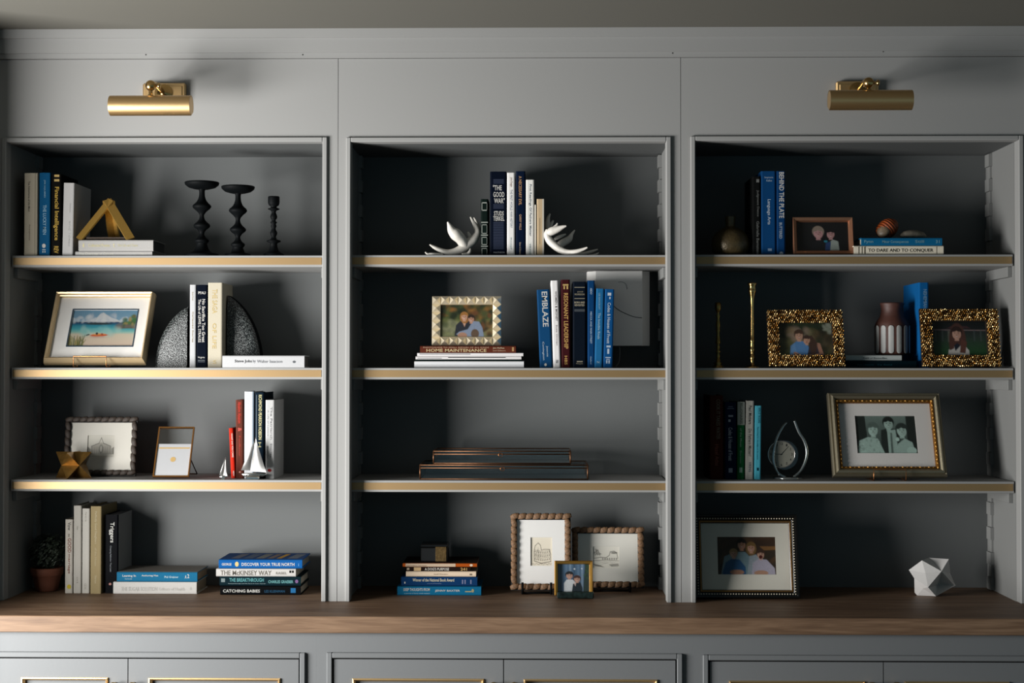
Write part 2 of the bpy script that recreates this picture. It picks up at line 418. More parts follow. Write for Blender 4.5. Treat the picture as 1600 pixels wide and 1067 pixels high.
# ---------------------------------------------------------------- picture lights
def picture_light(sx0, sx1, sy0, sy1, px0, px1, pyt, bx, by, kx, label):
    Y = -.165; zc = mean(Z(sy0, Y, sx0), Z(sy1, Y, sx0)); r = (Z(sy0, Y)-Z(sy1, Y))/2
    x0, x1 = X(sx0, Y, 160), X(sx1, Y, 160)
    pz = Z(pyt, 0, px0); a, b = X(px0, -.016, 140), X(px1, -.016, 140)
    root = thing('picture_light', ((a+b)/2, 0, pz-.03), label, 'lamp', 'brass picture lights above the bookcases')
    mb = MB(); mb.bevbox((a, -.018, pz-.06), (b, -.0003, pz), .004); pl = obj('back_plate', mb, BRASS, root, world=True)
    mb = MB(); mb.bevbox((a+.009, -.021, pz-.051), (b-.009, -.017, pz-.009), .002); obj('plate_panel', mb, BRASS, pl, world=True)
    rx = (a+b)/2; rz = pz-.03
    mb = MB(); mb.lathe([(0, -.034), (.008, -.034), (.009, -.028), (.014, -.028), (.015, -.025), (.019, -.026), (.021, -.022), (.025, -.024), (.027, -.019), (.027, -.018)], 32, (rx, 0, rz), 'y')
    obj('rosette', mb, BRASS_POL, root, world=True)
    mb = MB(); mb.smooth = True; seg = 30; vs = []; fs = []
    for xx in (x0, x1):
        for rr in (r, r-.0025):
            for i in range(seg+1):
                t = R(-36)+R(308)*i/seg
                vs.append((xx, Y+rr*math.cos(t), zc+rr*math.sin(t)))
    k = seg+1
    for i in range(seg): fs += [(i, i+1, 2*k+i+1, 2*k+i), (k+i, 3*k+i, 3*k+i+1, k+i+1)]
    mb.add(vs, fs); mb.smooth = False
    mb.add(vs, [(i, k+i, k+i+1, i+1) for i in range(seg)]+[(2*k+i, 2*k+i+1, 3*k+i+1, 3*k+i) for i in range(seg)]+[(0, 2*k, 3*k, k), (seg, k+seg, 3*k+seg, 2*k+seg)])
    for xx in (x0, x1-.002):          # end discs
        pts = [(Y+(r-.001)*math.cos(R(-36)+R(308)*i/seg), zc+(r-.001)*math.sin(R(-36)+R(308)*i/seg)) for i in range(seg+1)]
        mb.prism(pts, xx, xx+.002, 'x')
    sh = obj('shade', mb, BRASS, root, world=True)
    mb = MB(); mb.smooth = True
    mb.tube([(x0+.02, Y, zc), (x1-.02, Y, zc)], .009, 12); obj('bulb', mb, M('dcd8cc', .2), sh, world=True, label='unlit white tube bulb inside the shade')
    Yb = -.155; bz = Z(by, Yb, bx); bxw = X(bx, Yb, by); br = .0155
    mb = MB(); mb.sph((bxw, Yb, bz), br, 24); obj('ball_joint', mb, BRASS_POL, root, world=True)
    mb = MB(); mb.lathe([(.0, 0), (.008, 0), (.0085, .004), (.0055, .006), (.0055, bz-zc-r-.01), (.009, bz-zc-r-.004), (.006, bz-zc-r+.002)], 20, (bxw, Yb, zc+r-.001))
    mb.tube([(bxw, Yb, bz), (mean(bxw, rx), -.11, mean(bz, rz)+.012), (rx, -.055, rz+.004), (rx, -.022, rz)], .0065, 12); obj('arm', mb, BRASS_POL, root, world=True)
    kxw = X(kx, Yb, by); mb = MB()
    mb.lathe([(.004, bxw+br-.002), (.004, kxw-.004), (.008, kxw-.003), (.0088, kxw+.002), (.005, kxw+.005), (0, kxw+.006)], 16, (0, Yb, bz), 'x')
    obj('thumb_screw', mb, BRASS_POL, root, world=True)
picture_light(172.5, 299, 149.5, 181, 223, 290, 131.5, 235.5, 134, 248.5, 'bright brass picture light above the left bookcase')
picture_light(1295.5, 1424.5, 141, 172.3, 1306.5, 1373, 128.5, 1357, 129.5, 1371.5, 'shadowed brass picture light above the right bookcase')
# ---------------------------------------------------------------- books
def bookmat(c, pale=False):
    if isinstance(c, str):
        if pale and sum(lin(c, 1)[:3])/3 > .32: return M(c, .5, bump=.04, scale=400, var=.03, spec=.05, k=.74)
        r_, g_, b_ = lin(c, 1)[:3]
        return M(c, .5, bump=.04, scale=400, var=.05, spec=.02, k=.34 if b_ > 1.6*r_ and b_ > g_ else None)
    return c
def make_book(w, h, d, col, label, group, loc, rot, texts, page=PAGE, soft=False, side=None, pics=()):
    root = thing('book', loc, label, 'book', group, rot)
    r = min(.004, w*.28); t = .0012 if soft else .0024
    P = [(0, d), (0, r), (r*.3, r*.3), (r, 0), (w-r, 0), (w-r*.3, r*.3), (w, r), (w, d), (w-t, d), (w-t, t+r*.5), (t, t+r*.5), (t, d)]
    mb = MB(); mb.prism(P, 0, h, 'z'); obj('cover', mb, bookmat(col, 'left' not in group), root)
    e = .0008 if soft else .0035
    mb = MB(); mb.box((t+.0002, t+r*.5+.0002, e), (w-t-.0002, d-e, h-e)); obj('pages', mb, page, root)
    if side:
        mb = MB(); mb.box((w-.0001, r, .0001), (w+.0002, d, h-.0001)); obj('jacket_panel', mb, M(side, .6, spec=.05), root, label='paler cover panel')
    for (u0, u1, pc) in pics:      # printed pictures on the upper cover
        mb = MB(); q = [(w+.0004, d*.18, h*(1-u0)), (w+.0004, d*.18, h*(1-u1)), (w+.0004, d*.85, h*(1-u1-.05)), (w+.0004, d*.85, h*(1-u0-.05))]; mb.add(q, [(0, 1, 2, 3)]); obj('cover_picture', mb, M(pc, .5, spec=.04), root)
    first = True
    for tx in texts:
        tx = tuple(min(v, .999) if isinstance(v, float) else v for v in tx)
        if tx[0] == 'h': _, s, c0, c1, u0, u1, tc = tx; org = (w*c0, -.0005, h*(1-u1)); u = (w*(c1-c0), 0, 0); v = (0, 0, h*(u1-u0))
        else: s, u0, u1, c0, c1, tc = tx; org = (w*c0, -.0005, h*(1-u0)); u = (0, 0, -h*(u1-u0)); v = (w*(c1-c0), 0, 0)
        nm = 'band' if s[0] == '#' and s != '#o' else 'emblem' if s == '#o' else 'title' if first else 'lettering'
        if nm == 'title': first = False
        if nm == 'band': org = (org[0], -.0003, org[2])
        mb = MB(); put_text(mb, s, org, u, v); obj(nm, mb, M(tc, .5, spec=.04), root)
    return root
ROWN = {1: 'top shelf', 2: 'second shelf', 3: 'third shelf', 4: 'worktop'}
BAYN = {'L': 'left', 'M': 'middle', 'R': 'right'}
def B(bay, row, x0, x1, yt, col, label, texts=(), Y=None, dep=.16, lean=0, soft=False, page=PAGE, side=None):
    Y = Y if Y is not None and row > 1 else {1: {'L': .052, 'M': .085, 'R': .07}[bay], 2: .07, 3: .08, 4: .13}[row]
    z0 = zof(bay, row); yb = (SHPX[bay][row-1] if row < 4 else None)
    xa, xb = X(x0, Y, 574), X(x1, Y, 574); zt = Z(yt, Y, x0)
    if yb is None: yb = 574+(CAM.z-z0)/(Z(574, Y)-Z(575, Y))*1.0
    h = zt-z0; yt_, yb_ = yt, yb
    tx = []
    for t in texts:
        if t[0] == 'h': tx.append(('h', t[1], t[2], t[3], (t[4]-yt_)/(yb_-yt_), (t[5]-yt_)/(yb_-yt_), t[6]))
        else: tx.append((t[0], (t[1]-yt_)/(yb_-yt_), (t[2]-yt_)/(yb_-yt_), *t[3:]))
    ang = math.atan2(lean*.00183, h); w = xb-xa-.0004
    dz = max(0, w*math.sin(ang)) if ang > 0 else 0
    g = 'books on the %s %s' % (BAYN[bay], ROWN[row])
    return make_book(w, h, dep, col, label, g, (xa, Y, z0+dz+.0002), (0, ang, 0), tx, page, soft, side)
def stack(bay, row, items, z0=None, Y0=.09):
    z = zof(bay, row) if z0 is None else z0
    for it in items:                  # bottom first: x0, x1, thickness px, colour, label, texts, opts
        x0, x1, th, col, label, texts = it[:6]; o = it[6] if len(it) > 6 else {}
        Y = o.get('Y', Y0); s = (X(900, Y)-X(800, Y))/100
        w = th*s; h = (x1-x0)*s; xr = X(x1, Y)
        tx = []
        for t in texts: tx.append((t[0], (t[1]-x0)/(x1-x0), (t[2]-x0)/(x1-x0), *t[3:]))
        g = 'books on the %s %s' % (BAYN[bay], ROWN[row])
        make_book(w-.0003, h, o.get('dep', .16), col, label, g, (xr, Y, z+.0002), (0, R(-90), o.get('yaw', 0)), tx, o.get('page', PAGE), o.get('soft', False), o.get('side'), o.get('pics', ()))
        z += w
    return z

K = '151515'; W_ = 'e8e6e0'; GOLD = 'd8b877'
# left bookcase, top shelf
B('L',1,36,57.5,270.5,'cfc5b0','tall cream book, leftmost on the left bookcase top shelf',[('The Adventures of the Mind',283,330,.3,.45,'5a5348'),('Anonymous',350,375,.35,.48,'7a6a58'),('#',270.5,399,.80,.84,'8d8573')])
B('L',1,59.5,77.2,270,'1c6ea4','bright blue book between the cream and black ones',[('JIM SQUIRES',281,309,.42,.58,'9cc4dc'),('THE LUCKY MEN',320,366,.36,.66,'a9cfe4'),('#o',380,387,.3,.62,W_),('#',389,390.2,.32,.62,W_),('#',391.5,394,.34,.42,W_),('#',391.5,394,.52,.6,W_)])
B('L',1,78.4,94.5,272,'131210','black book with large gold lettering down its spine',[('Financial Intelligence',292,375,.24,.78,'d9b356'),('#',273,276.5,.3,.8,GOLD),('#',280,283.5,.3,.8,GOLD),('REV',384,395,.3,.75,'d9b356')])
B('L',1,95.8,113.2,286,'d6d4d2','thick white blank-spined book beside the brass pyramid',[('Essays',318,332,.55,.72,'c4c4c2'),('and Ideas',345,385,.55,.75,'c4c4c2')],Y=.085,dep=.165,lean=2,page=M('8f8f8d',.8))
stack('L',1,[(115.5,237,7.2,'c9c7c4','white lower book of the pair under the brass pyramid',[('The Character of Culture',121,176,.2,.75,'efece0'),('No 2',219,228,.3,.7,'efece0')]),
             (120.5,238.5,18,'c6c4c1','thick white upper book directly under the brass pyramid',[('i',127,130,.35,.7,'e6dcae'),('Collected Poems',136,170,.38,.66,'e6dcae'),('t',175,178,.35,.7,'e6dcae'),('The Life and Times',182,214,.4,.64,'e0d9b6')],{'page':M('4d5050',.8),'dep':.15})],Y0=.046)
ZST1 = zof('L',1)+25.2*(X(900,.046)-X(800,.046))/100
# left bookcase, second shelf
B('L',2,296,306,445,'dfe0e2','slim white book standing left of the navy spine',[('Quiet Power',456,470,.35,.6,'c2b79c'),('Collected Stories',487,535,.4,.65,'b9a98a')],Y=.09)
B('L',2,306.8,323.6,445,'0d1626','navy book with white serif lettering, in front of the bookends',[('PFAU',456,461,.0,.0,W_)][:0]+[('h','PFAU',.15,.85,455.5,459.8,W_),('No Sacrifice Too Great',467.5,535,.52,.82,W_),('The Life of LEWIS L. STRAUSS',467.5,535,.16,.42,W_),('h','Virginia',.12,.78,557,560.5,W_),('#',562.5,563.3,.15,.8,'9aa0a8'),('#',565,565.6,.15,.8,'9aa0a8')],Y=.09)
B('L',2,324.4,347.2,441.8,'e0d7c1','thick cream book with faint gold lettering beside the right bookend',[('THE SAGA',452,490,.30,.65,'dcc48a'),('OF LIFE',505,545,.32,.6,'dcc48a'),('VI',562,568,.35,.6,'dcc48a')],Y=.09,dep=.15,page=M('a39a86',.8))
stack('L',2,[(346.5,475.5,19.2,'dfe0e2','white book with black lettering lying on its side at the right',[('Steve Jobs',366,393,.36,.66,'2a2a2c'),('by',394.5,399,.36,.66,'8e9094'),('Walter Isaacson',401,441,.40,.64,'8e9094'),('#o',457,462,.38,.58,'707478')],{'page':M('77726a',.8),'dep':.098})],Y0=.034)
# left bookcase, third shelf
B('L',3,361.5,368.5,669,'d8321f','small slim bright red paperback, shortest of its row',[('WHAT DO YOU CARE',677,716,.5,.85,'f2e9df'),('NOW',738,746,.5,.85,'f2e9df')],Y=.10,dep=.12,lean=-4,soft=True)
B('L',3,369.2,381.2,624.8,'6e3b2f','brown-red book with red script lettering',[('Absalom Absalom',628,662,.3,.75,'d84a3e'),('&',669,675,.3,.8,'e06a60'),('Faulkner',682,715,.42,.66,'b8483c'),('#o',738,741,.4,.65,'e0a090')],Y=.09,lean=-1)
B('L',3,381.9,396.6,611.8,'e2e4e8','tall white blank book behind the large sailboat',[('#',611.8,749,.9,1,'8fa3b4')],Y=.09)
B('L',3,398.2,412.8,613,'182a3a','navy book with bold pale yellow capitals behind the sailboat',[('RICHMOND PEARSON HOBSON',617,688,.42,.78,'efe7b0'),('H',692,700,.4,.72,'b8b48a'),('#',617,690,.16,.22,'7d8a94')],Y=.09)
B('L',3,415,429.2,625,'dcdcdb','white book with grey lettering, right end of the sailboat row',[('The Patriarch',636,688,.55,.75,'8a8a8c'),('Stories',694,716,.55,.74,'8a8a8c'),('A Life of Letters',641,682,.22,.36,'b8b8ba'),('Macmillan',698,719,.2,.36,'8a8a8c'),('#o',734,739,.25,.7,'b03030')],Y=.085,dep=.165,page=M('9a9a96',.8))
# left bookcase, worktop
B('L',4,103,115.5,811.5,'d9d2c6','short cream book with brown lettering beside the potted plant',[('Vow',816,829,.35,.75,'3c3c3c'),('the',834,839,.4,.65,'6a5a4a'),('GOOD',841,864,.35,.8,'8a4a3a'),('marriage',866,897,.35,.7,'8a4a3a'),('#o',914,921,.3,.8,'d9c23a')],Y=.14,dep=.13)
B('L',4,116.2,129,790,'cfcac0','tall pale grey book second from the plant',[('Vera',822,828,.4,.6,'9a958a'),('G R R',902,912,.4,.6,'9a958a')],Y=.14,dep=.15)
B('L',4,129.6,141.8,794.5,'d8d4cb','slightly shorter white book left of the tan one',[('Persons',800,815,.4,.6,'bdb8ac'),('GX',912,922,.3,.6,'bdb8ac')],Y=.14,dep=.15)
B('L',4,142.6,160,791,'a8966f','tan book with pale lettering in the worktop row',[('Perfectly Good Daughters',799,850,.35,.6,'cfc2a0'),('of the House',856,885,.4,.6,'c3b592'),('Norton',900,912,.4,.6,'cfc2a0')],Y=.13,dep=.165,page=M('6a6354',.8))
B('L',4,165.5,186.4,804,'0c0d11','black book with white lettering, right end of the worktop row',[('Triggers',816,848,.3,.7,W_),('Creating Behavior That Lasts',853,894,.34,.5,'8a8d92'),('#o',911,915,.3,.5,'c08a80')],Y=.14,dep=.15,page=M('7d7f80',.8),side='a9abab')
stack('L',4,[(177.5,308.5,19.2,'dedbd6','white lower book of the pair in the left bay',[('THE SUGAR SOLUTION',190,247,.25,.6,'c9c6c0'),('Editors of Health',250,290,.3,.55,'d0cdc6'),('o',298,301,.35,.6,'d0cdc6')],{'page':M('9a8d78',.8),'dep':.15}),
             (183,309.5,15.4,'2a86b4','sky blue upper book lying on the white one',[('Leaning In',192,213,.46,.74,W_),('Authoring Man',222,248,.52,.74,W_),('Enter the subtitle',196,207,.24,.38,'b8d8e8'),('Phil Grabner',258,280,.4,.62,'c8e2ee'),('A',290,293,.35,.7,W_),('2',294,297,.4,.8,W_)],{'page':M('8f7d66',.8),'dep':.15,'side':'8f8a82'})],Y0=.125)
stack('L',4,[(344.5,470.8,14.2,'101113','black bottom book of the stack of four',[('CATCHING BABIES',349,407,.28,.62,W_),('LES KLEINMAN',414,446,.28,.56,'2f5a78'),('#',455,463,.25,.78,'2f78b0')],{'Y':.115}),
             (343.5,470.8,14.6,'17313a','dark teal book with turquoise capitals, third in its stack',[('THE BREAKTHROUGH',359,413,.44,.84,'6fb4b8'),('Immunotherapy and the Race to Cure Cancer',357,416,.18,.3,'9ab0b2'),('CHARLES GRAEBER',420,459,.3,.62,'7fbfc0'),('#',346,352,.4,.8,'8a9a9c'),('#o',462,467,.3,.7,'8a6a9a')],{'Y':.115}),
             (338,463,12.4,'dfdcd8','white paperback between teal and blue books of the stack',[('THE McKINSEY WAY',345,425,.18,.8,'7a756c'),('RASIEL',432,449,.3,.62,'8a857c'),('#',453,456,.5,.8,K),('#',457,460,.5,.8,K)],{'Y':.112,'soft':True}),
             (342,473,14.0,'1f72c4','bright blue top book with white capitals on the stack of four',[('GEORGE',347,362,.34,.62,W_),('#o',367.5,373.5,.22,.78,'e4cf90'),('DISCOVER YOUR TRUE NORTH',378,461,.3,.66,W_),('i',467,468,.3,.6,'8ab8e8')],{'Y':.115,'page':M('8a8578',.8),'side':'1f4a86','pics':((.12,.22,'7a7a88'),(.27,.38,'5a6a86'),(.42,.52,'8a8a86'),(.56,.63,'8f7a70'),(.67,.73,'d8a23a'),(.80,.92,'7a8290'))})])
# middle bookcase, top shelf
B('M',1,751,762.8,311,'16231f','small black leather book with silver bands beside left antler',[('#',316,317.5,.14,.86,'b9beb6'),('#',327.5,329,.14,.86,'b9beb6'),('#',346,347.5,.05,.95,'b9beb6'),('#',350,351,.14,.86,'b9beb6'),('#',363,364,.14,.86,'b9beb6'),('#',365.5,367,.05,.95,'b9beb6'),('#',369,370,.14,.86,'b9beb6'),('#',380,381,.14,.86,'b9beb6'),('#',382.5,384,.05,.95,'b9beb6'),('#',386,387,.14,.86,'b9beb6'),('#',316,329,.12,.2,'b9beb6'),('#',350,364,.12,.2,'b9beb6'),('#',369,381,.12,.2,'b9beb6'),('#',386,397,.12,.2,'b9beb6')]+[('#',a,b,.80,.86,'8f958e') for a,b in ((316,329),(350,364),(369,381),(386,397))],Y=.10,dep=.12)
B('M',1,765.5,791.2,268,'111a2c','thick navy book with large white block capitals',[('h','"THE',.18,.72,289,297,W_),('h','GOOD',.2,.88,299.5,307.5,W_),('h','WAR"',.25,.9,309,317,W_),('h','STUDS',.24,.84,329,336,W_),('h','TERKEL',.2,.88,337,344,W_)]+[('h','#',.2,.84,y,y+1.6,'3d455a') for y in (280,282.5,285,318.5,321,323.5,346,348.5,351,353.5,356,358.5,361,363.5,366,368.5,371,373.5,376,378.5,381,383.5,386)]+[('h','PANTHEON',.22,.9,391.5,394,'b8bcc6')],Y=.09)
B('M',1,792,804.6,270,'e0dedb','white book between the two navy ones',[('John Keegan',277,292,.35,.7,'c9b3a8'),('THE FIRST WORLD WAR HISTORY',296,355,.4,.68,'a8b0bc'),('Knopf',370,388,.4,.6,'9ac0c4')],Y=.09)
B('M',1,806,820.8,267.5,'14233f','navy book with orange-gold lettering in the antler row',[('A NECESSARY EVIL',275,320,.3,.62,'d8a878'),('GARRY WILLS',334,358,.36,.6,'d8b090'),('Simon & Schuster',377,396,.36,.56,'c8b8a8')],Y=.09)
B('M',1,821.6,834.8,281,'dcdad4','white book with grey italic lettering in the antler row',[('First Readings Of Fathers Matter',288,368,.35,.68,'8d97a0'),('VIKING',379,396,.42,.6,'5f8a94')],Y=.09)
B('M',1,835.4,838,320,'d3cdc0','very thin pale booklet squeezed beside the beige book',[],Y=.10,dep=.12,soft=True)
B('M',1,838.6,850,311,'b6a080','small worn beige book beside the right antler',[('#',311,399,.78,1,'e6e0d2'),('#',340,380,.4,.46,'a8906e')],Y=.10,dep=.12)
# middle bookcase, second shelf
ZM2 = stack('M',2,[(647,818.5,10.6,'d5d6d8','white book at the bottom below the studded picture frame',[],{'dep':.2,'Y':.06}),
             (649,815,2.6,'1d2b29','thin dark green folder under the magazines',[],{'dep':.2,'Y':.07,'soft':True}),
             (649,814.5,5.0,'cfcccb','lower white magazine of two under the brown book',[('#',700,790,.5,.75,'3c3c40'),('#',652,690,.3,.5,'8a8a90')],{'dep':.2,'Y':.07,'soft':True}),
             (651.5,817.5,5.4,'d9d6d6','upper white magazine of two under the brown book',[('#',655,735,.55,.72,'55555a')],{'dep':.2,'Y':.07,'soft':True}),
             (656,806,11.0,'6b3526','brown book with cream capitals directly under the studded frame',[('HOME MAINTENANCE',666,760,.12,.56,'e8d2a0'),('PHOTOGUIDE TO SMALL REPAIRS OF ALL KINDS',661,764,.66,.86,'c9a488'),('Jim McRae',770,788,.5,.8,'e0c8a8'),('and Editors',770,790,.2,.42,'c9a488'),('#',800,803,.2,.8,'c9a070')],{'dep':.2,'Y':.06})])
B('M',2,843.5,863.5,452.8,'1f5d94','blue book leaning at the left, with white capitals and feather',[('EMBLAZE',456,511,.38,.82,W_),('Jeannie',541,558,.55,.72,'c8d8e8'),('Covington',534,563,.24,.42,'c8d8e8'),('#o',568,572.5,.36,.56,W_)],Y=.08,lean=-5)
B('M',2,864.4,876.2,438.5,'dcdad9','white book leaning beside the left blue one',[('WOMEN & MONEY',455,502,.5,.78,'6f6a6a'),('Suze Orman',508,540,.5,.72,'c0b4b4'),('S',562,568,.4,.7,'8a8a8a')],Y=.08,lean=-4)
B('M',2,877.4,891.6,437,'461c20','dark maroon book with large gold capitals',[('RESONANT LEADERSHIP',458,545,.3,.78,'dcb06a'),('h','#',.2,.84,444,446.5,GOLD),('HBS',556,570,.34,.66,'dcb06a'),('h','#',.28,.45,447,452,GOLD),('h','#',.62,.8,447,452,GOLD)],Y=.08,lean=-1)
B('M',2,895,916,440,'16202e','wide black-navy book with small gold lines on its upper spine',[('h','JULIUS',.34,.78,455,457.4,'a8a08c'),('h','MORRISON',.14,.88,458.6,461.4,'a8a08c'),('h','#',.12,.9,448.5,449.6,'a8a08c'),('h','#',.12,.9,466,467,'a8a08c'),('h','BORN AND',.12,.9,471,474.2,'c4bba4'),('h','REVISITED',.14,.88,475.4,478.4,'c4bba4'),('h','#',.12,.9,483,487,'4d5358'),('h','#',.3,.74,564,566,'a8a08c'),('h','Penguin',.26,.76,567,569.6,'a8a08c')],Y=.08)
B('M',2,918,929.6,438.5,'17518c','royal blue book fifth in the second shelf row',[('ABDO',450,460,.35,.65,'b8d0e8'),('MECCA AND MAIN STREET',487,537,.35,.62,'b8d0e8'),('Oxford',557,569,.36,.58,'a8c4e0')],Y=.08)
B('M',2,928.8,941.4,451,'2f86c4','lighter sky blue book leaning right',[('LEE BANCROFT',458,484,.3,.55,'8fc0e0'),('The Invisible Rivals',489,530,.3,.62,'a8cfe8'),('Z',564,568,.3,.6,'b8d8ea')],Y=.0775,lean=3)
B('M',2,942.4,957.2,452,'1a66ac','blue book with white emblem, right end beside white wall box',[('h','#',.3,.68,457.5,462,'d8e0ea'),('h','#',.48,.62,464,467.5,'d8e0ea'),('Codes & Houses of Frostt',473,537,.32,.66,'d3e2f0'),('h','#',.3,.74,540,543,'c8d8e8'),('h','#',.4,.62,545,553,'c8d8e8'),('h','#',.22,.78,558,559.5,'c8d8e8'),('h','#',.3,.7,561,562,'c8d8e8'),('h','#',.3,.45,563,568,'c8d8e8'),('h','#',.55,.7,563,568,'c8d8e8')],Y=.0775,lean=3)
# middle bookcase, worktop stack
ZM4 = stack('M',4,[(621,752,14.2,'2187b8','bright blue bottom book of the middle worktop stack',[('DEEP THOUGHTS FROM',631,672,.5,.82,W_),('a journal of funny small matters',632,672,.14,.32,'a8d2e4'),('JENNY BAXTER',680,719,.38,.66,W_),('#',727,737,.4,.5,'d8c07a'),('#o',737,741,.35,.75,'b8b08a')],{'Y':.115}),
             (627,746,14.6,'1c4a80','dark blue book second from the bottom of the stack',[('Winner of the National Book Award',645,710,.5,.84,'e6e0c8'),('a novel of friendship',668,690,.22,.36,'7f9ac0'),('#',722,724,.25,.7,'8a8fb0'),('#',726,728,.25,.7,'8a8fb0'),('#',735,737,.25,.7,'8a8fb0'),('#o',632,634,.25,.5,W_)],{'Y':.12}),
             (634.5,744,8.6,'cdb9a2','pale cream book mid-stack without readable lettering',[('Small Wonders',678,700,.4,.6,'a8927a'),('#',734,738,.3,.6,'8a7a68')],{'Y':.12,'soft':True}),
             (635,735,6.8,'2a1c16','thin dark paperback with white capitals and yellow dog picture',[("A DOG'S PURPOSE",664,702,.2,.85,'efe8dc'),('#',647,658,.1,.9,'d9b88a'),('241',720,730,.2,.85,'e0b878'),('#',636,640,.3,.8,'b8a890')],{'Y':.12,'soft':True}),
             (629.5,745.5,5.8,'c05a1e','thin orange and cream book on top of the stack',[('#',634,712,.1,.95,'dcc4a8'),('Small Comforts of the Season',635,667,.2,.5,'7a5038'),('#o',734,739,.2,.85,'efe0c8')],{'Y':.118,'soft':True,'side':'3a2a20'})])
# right bookcase, top shelf
B('R',1,1176,1189,276,'1b1c1c','almost black book with faint lettering, leftmost of three',[('Judgment Detox',297,338,.5,.85,'7a7c7a'),('Gabrielle Bernstein',345,396,.5,.85,'7a7c7a'),('h','#',.5,.85,280,285,'8a8c8a')],Y=.09)
B('R',1,1190,1213,267.5,'1a5896','wide blue book with white script on the right top shelf',[('h','Stephanie',.22,.82,276,279,'b8cce4'),('h','Kallos',.36,.74,280.5,283.5,'b8cce4'),('Language Arts',311,350,.38,.66,'d0deee'),('h','#',.45,.72,387,391,'9ab4d4')],Y=.085)
B('R',1,1214,1228,267.5,'184c86','blue book with white bold capitals beside the copper frame',[('BEHIND THE PLATE',269,340,.30,.85,W_),('BUTTERED',347,372,.3,.62,'b8c8da'),('#o',392,397,.3,.75,'a8b8c8')],Y=.09)
stack('R',1,[(1336,1475,14.2,'d9d0bd','cream book with dark capitals under the blue one',[('TO DARE AND TO CONQUER',1358,1459,.24,.68,'4a463e'),('#',1343,1344.4,.1,.9,'6a6454'),('#',1348,1349.4,.1,.9,'6a6454'),('#',1352,1354,.1,.9,'6a6454'),('#',1464,1465,.1,.9,'8a8474')]),
             (1347.5,1473,12.4,'1f86be','turquoise blue book carrying the orange shell and stone',[('Fynn',1352,1366,.24,.7,'8fc4d8'),('Minor Consequences',1380,1421,.24,.66,'8fc4d8'),('Still',1431,1445,.34,.7,'7fb4c8'),('31',1463,1469,.3,.7,'8fc4d8')])],Y0=.046)
ZR1 = zof('R',1)+26.6*(X(900,.046)-X(800,.046))/100
# right bookcase, second shelf
ZR2 = stack('R',2,[(1322,1432,11.6,'12303a','dark teal book lying at the bottom under the brown vase',[('Silent Companions',1340,1366,.3,.55,'2f6a78'),('Ivy Reed',1372,1394,.3,.55,'2f6a78')],{'Y':.1,'dep':.18}),
             (1322,1409,8.6,'aeb4b2','pale grey book lying directly under the brown vase',[('Field of Butterflies',1349,1386,.3,.6,'7d8684')],{'Y':.1,'dep':.18})])
# right bookcase, third shelf
B('R',3,1108.5,1130,617.5,'54281e','dark brown cookbook, leftmost on the right third shelf',[('COOK IT TAKES WATER',624,688,.5,.78,'8a7f6e'),('Recipes Remembered by the Lake',622,690,.22,.36,'5a3a30'),('Hazel Atlas',696,730,.4,.68,'9a5a4c')],Y=.10)
B('R',3,1132.5,1150.5,628,'14294e','navy book with white lettering second on that shelf',[('h','#',.3,.7,635,636.2,'8a94a8'),('h','#',.2,.8,638,639.2,'8a94a8'),('h','#',.3,.72,649,652,'b8bcc8'),('h','#',.3,.5,656,660,'c8ccd4'),('Codes & Houses of Frostt',669,722,.3,.66,'c8ccd6'),('h','#',.32,.66,734,741,'b8bcc8')],Y=.10,dep=.15)
B('R',3,1151.4,1163,627.8,'1f7a44','slim book with white top and green lower spine',[('#',627.8,665,.0,1,'c4c8bc'),('BILLIONAIRES',630,663,.34,.7,'4a5a4a'),('of the Moon',670,700,.36,.62,'a8d0b0'),('Burton',706,726,.36,.6,'88b898'),('#',733,741,.3,.7,'b8d8c0')],Y=.10,dep=.14,lean=1,soft=True)
B('R',3,1164,1177,626.3,'b9b5ac','pale grey book with handwritten lettering',[('Paul Matters',634,664,.35,.72,'5a5c5a'),('Do Fathers Matter?',671,715,.35,.72,'6a6c6a'),('VIKING',724,740,.42,.72,'2f5a74')],Y=.10,dep=.15,lean=1.4)
B('R',3,1178,1188.4,634,'4fb0c4','light turquoise paperback, right end beside the clock',[('ANNE OF THE ISLAND',637,662,.5,.88,'18586e'),('Searching for the edge of the world',668,720,.34,.6,'1f6a80'),('#',733,738,.4,.7,'0f4050')],Y=.10,dep=.14,lean=1.6,soft=True)
B('R',2,1436.2,1452,441.5,'1b78c4','large bright blue book standing behind the right gold frame',[('NEHEMIAH',452,482,.45,.8,'7fa8c8')],Y=.114,dep=.19)
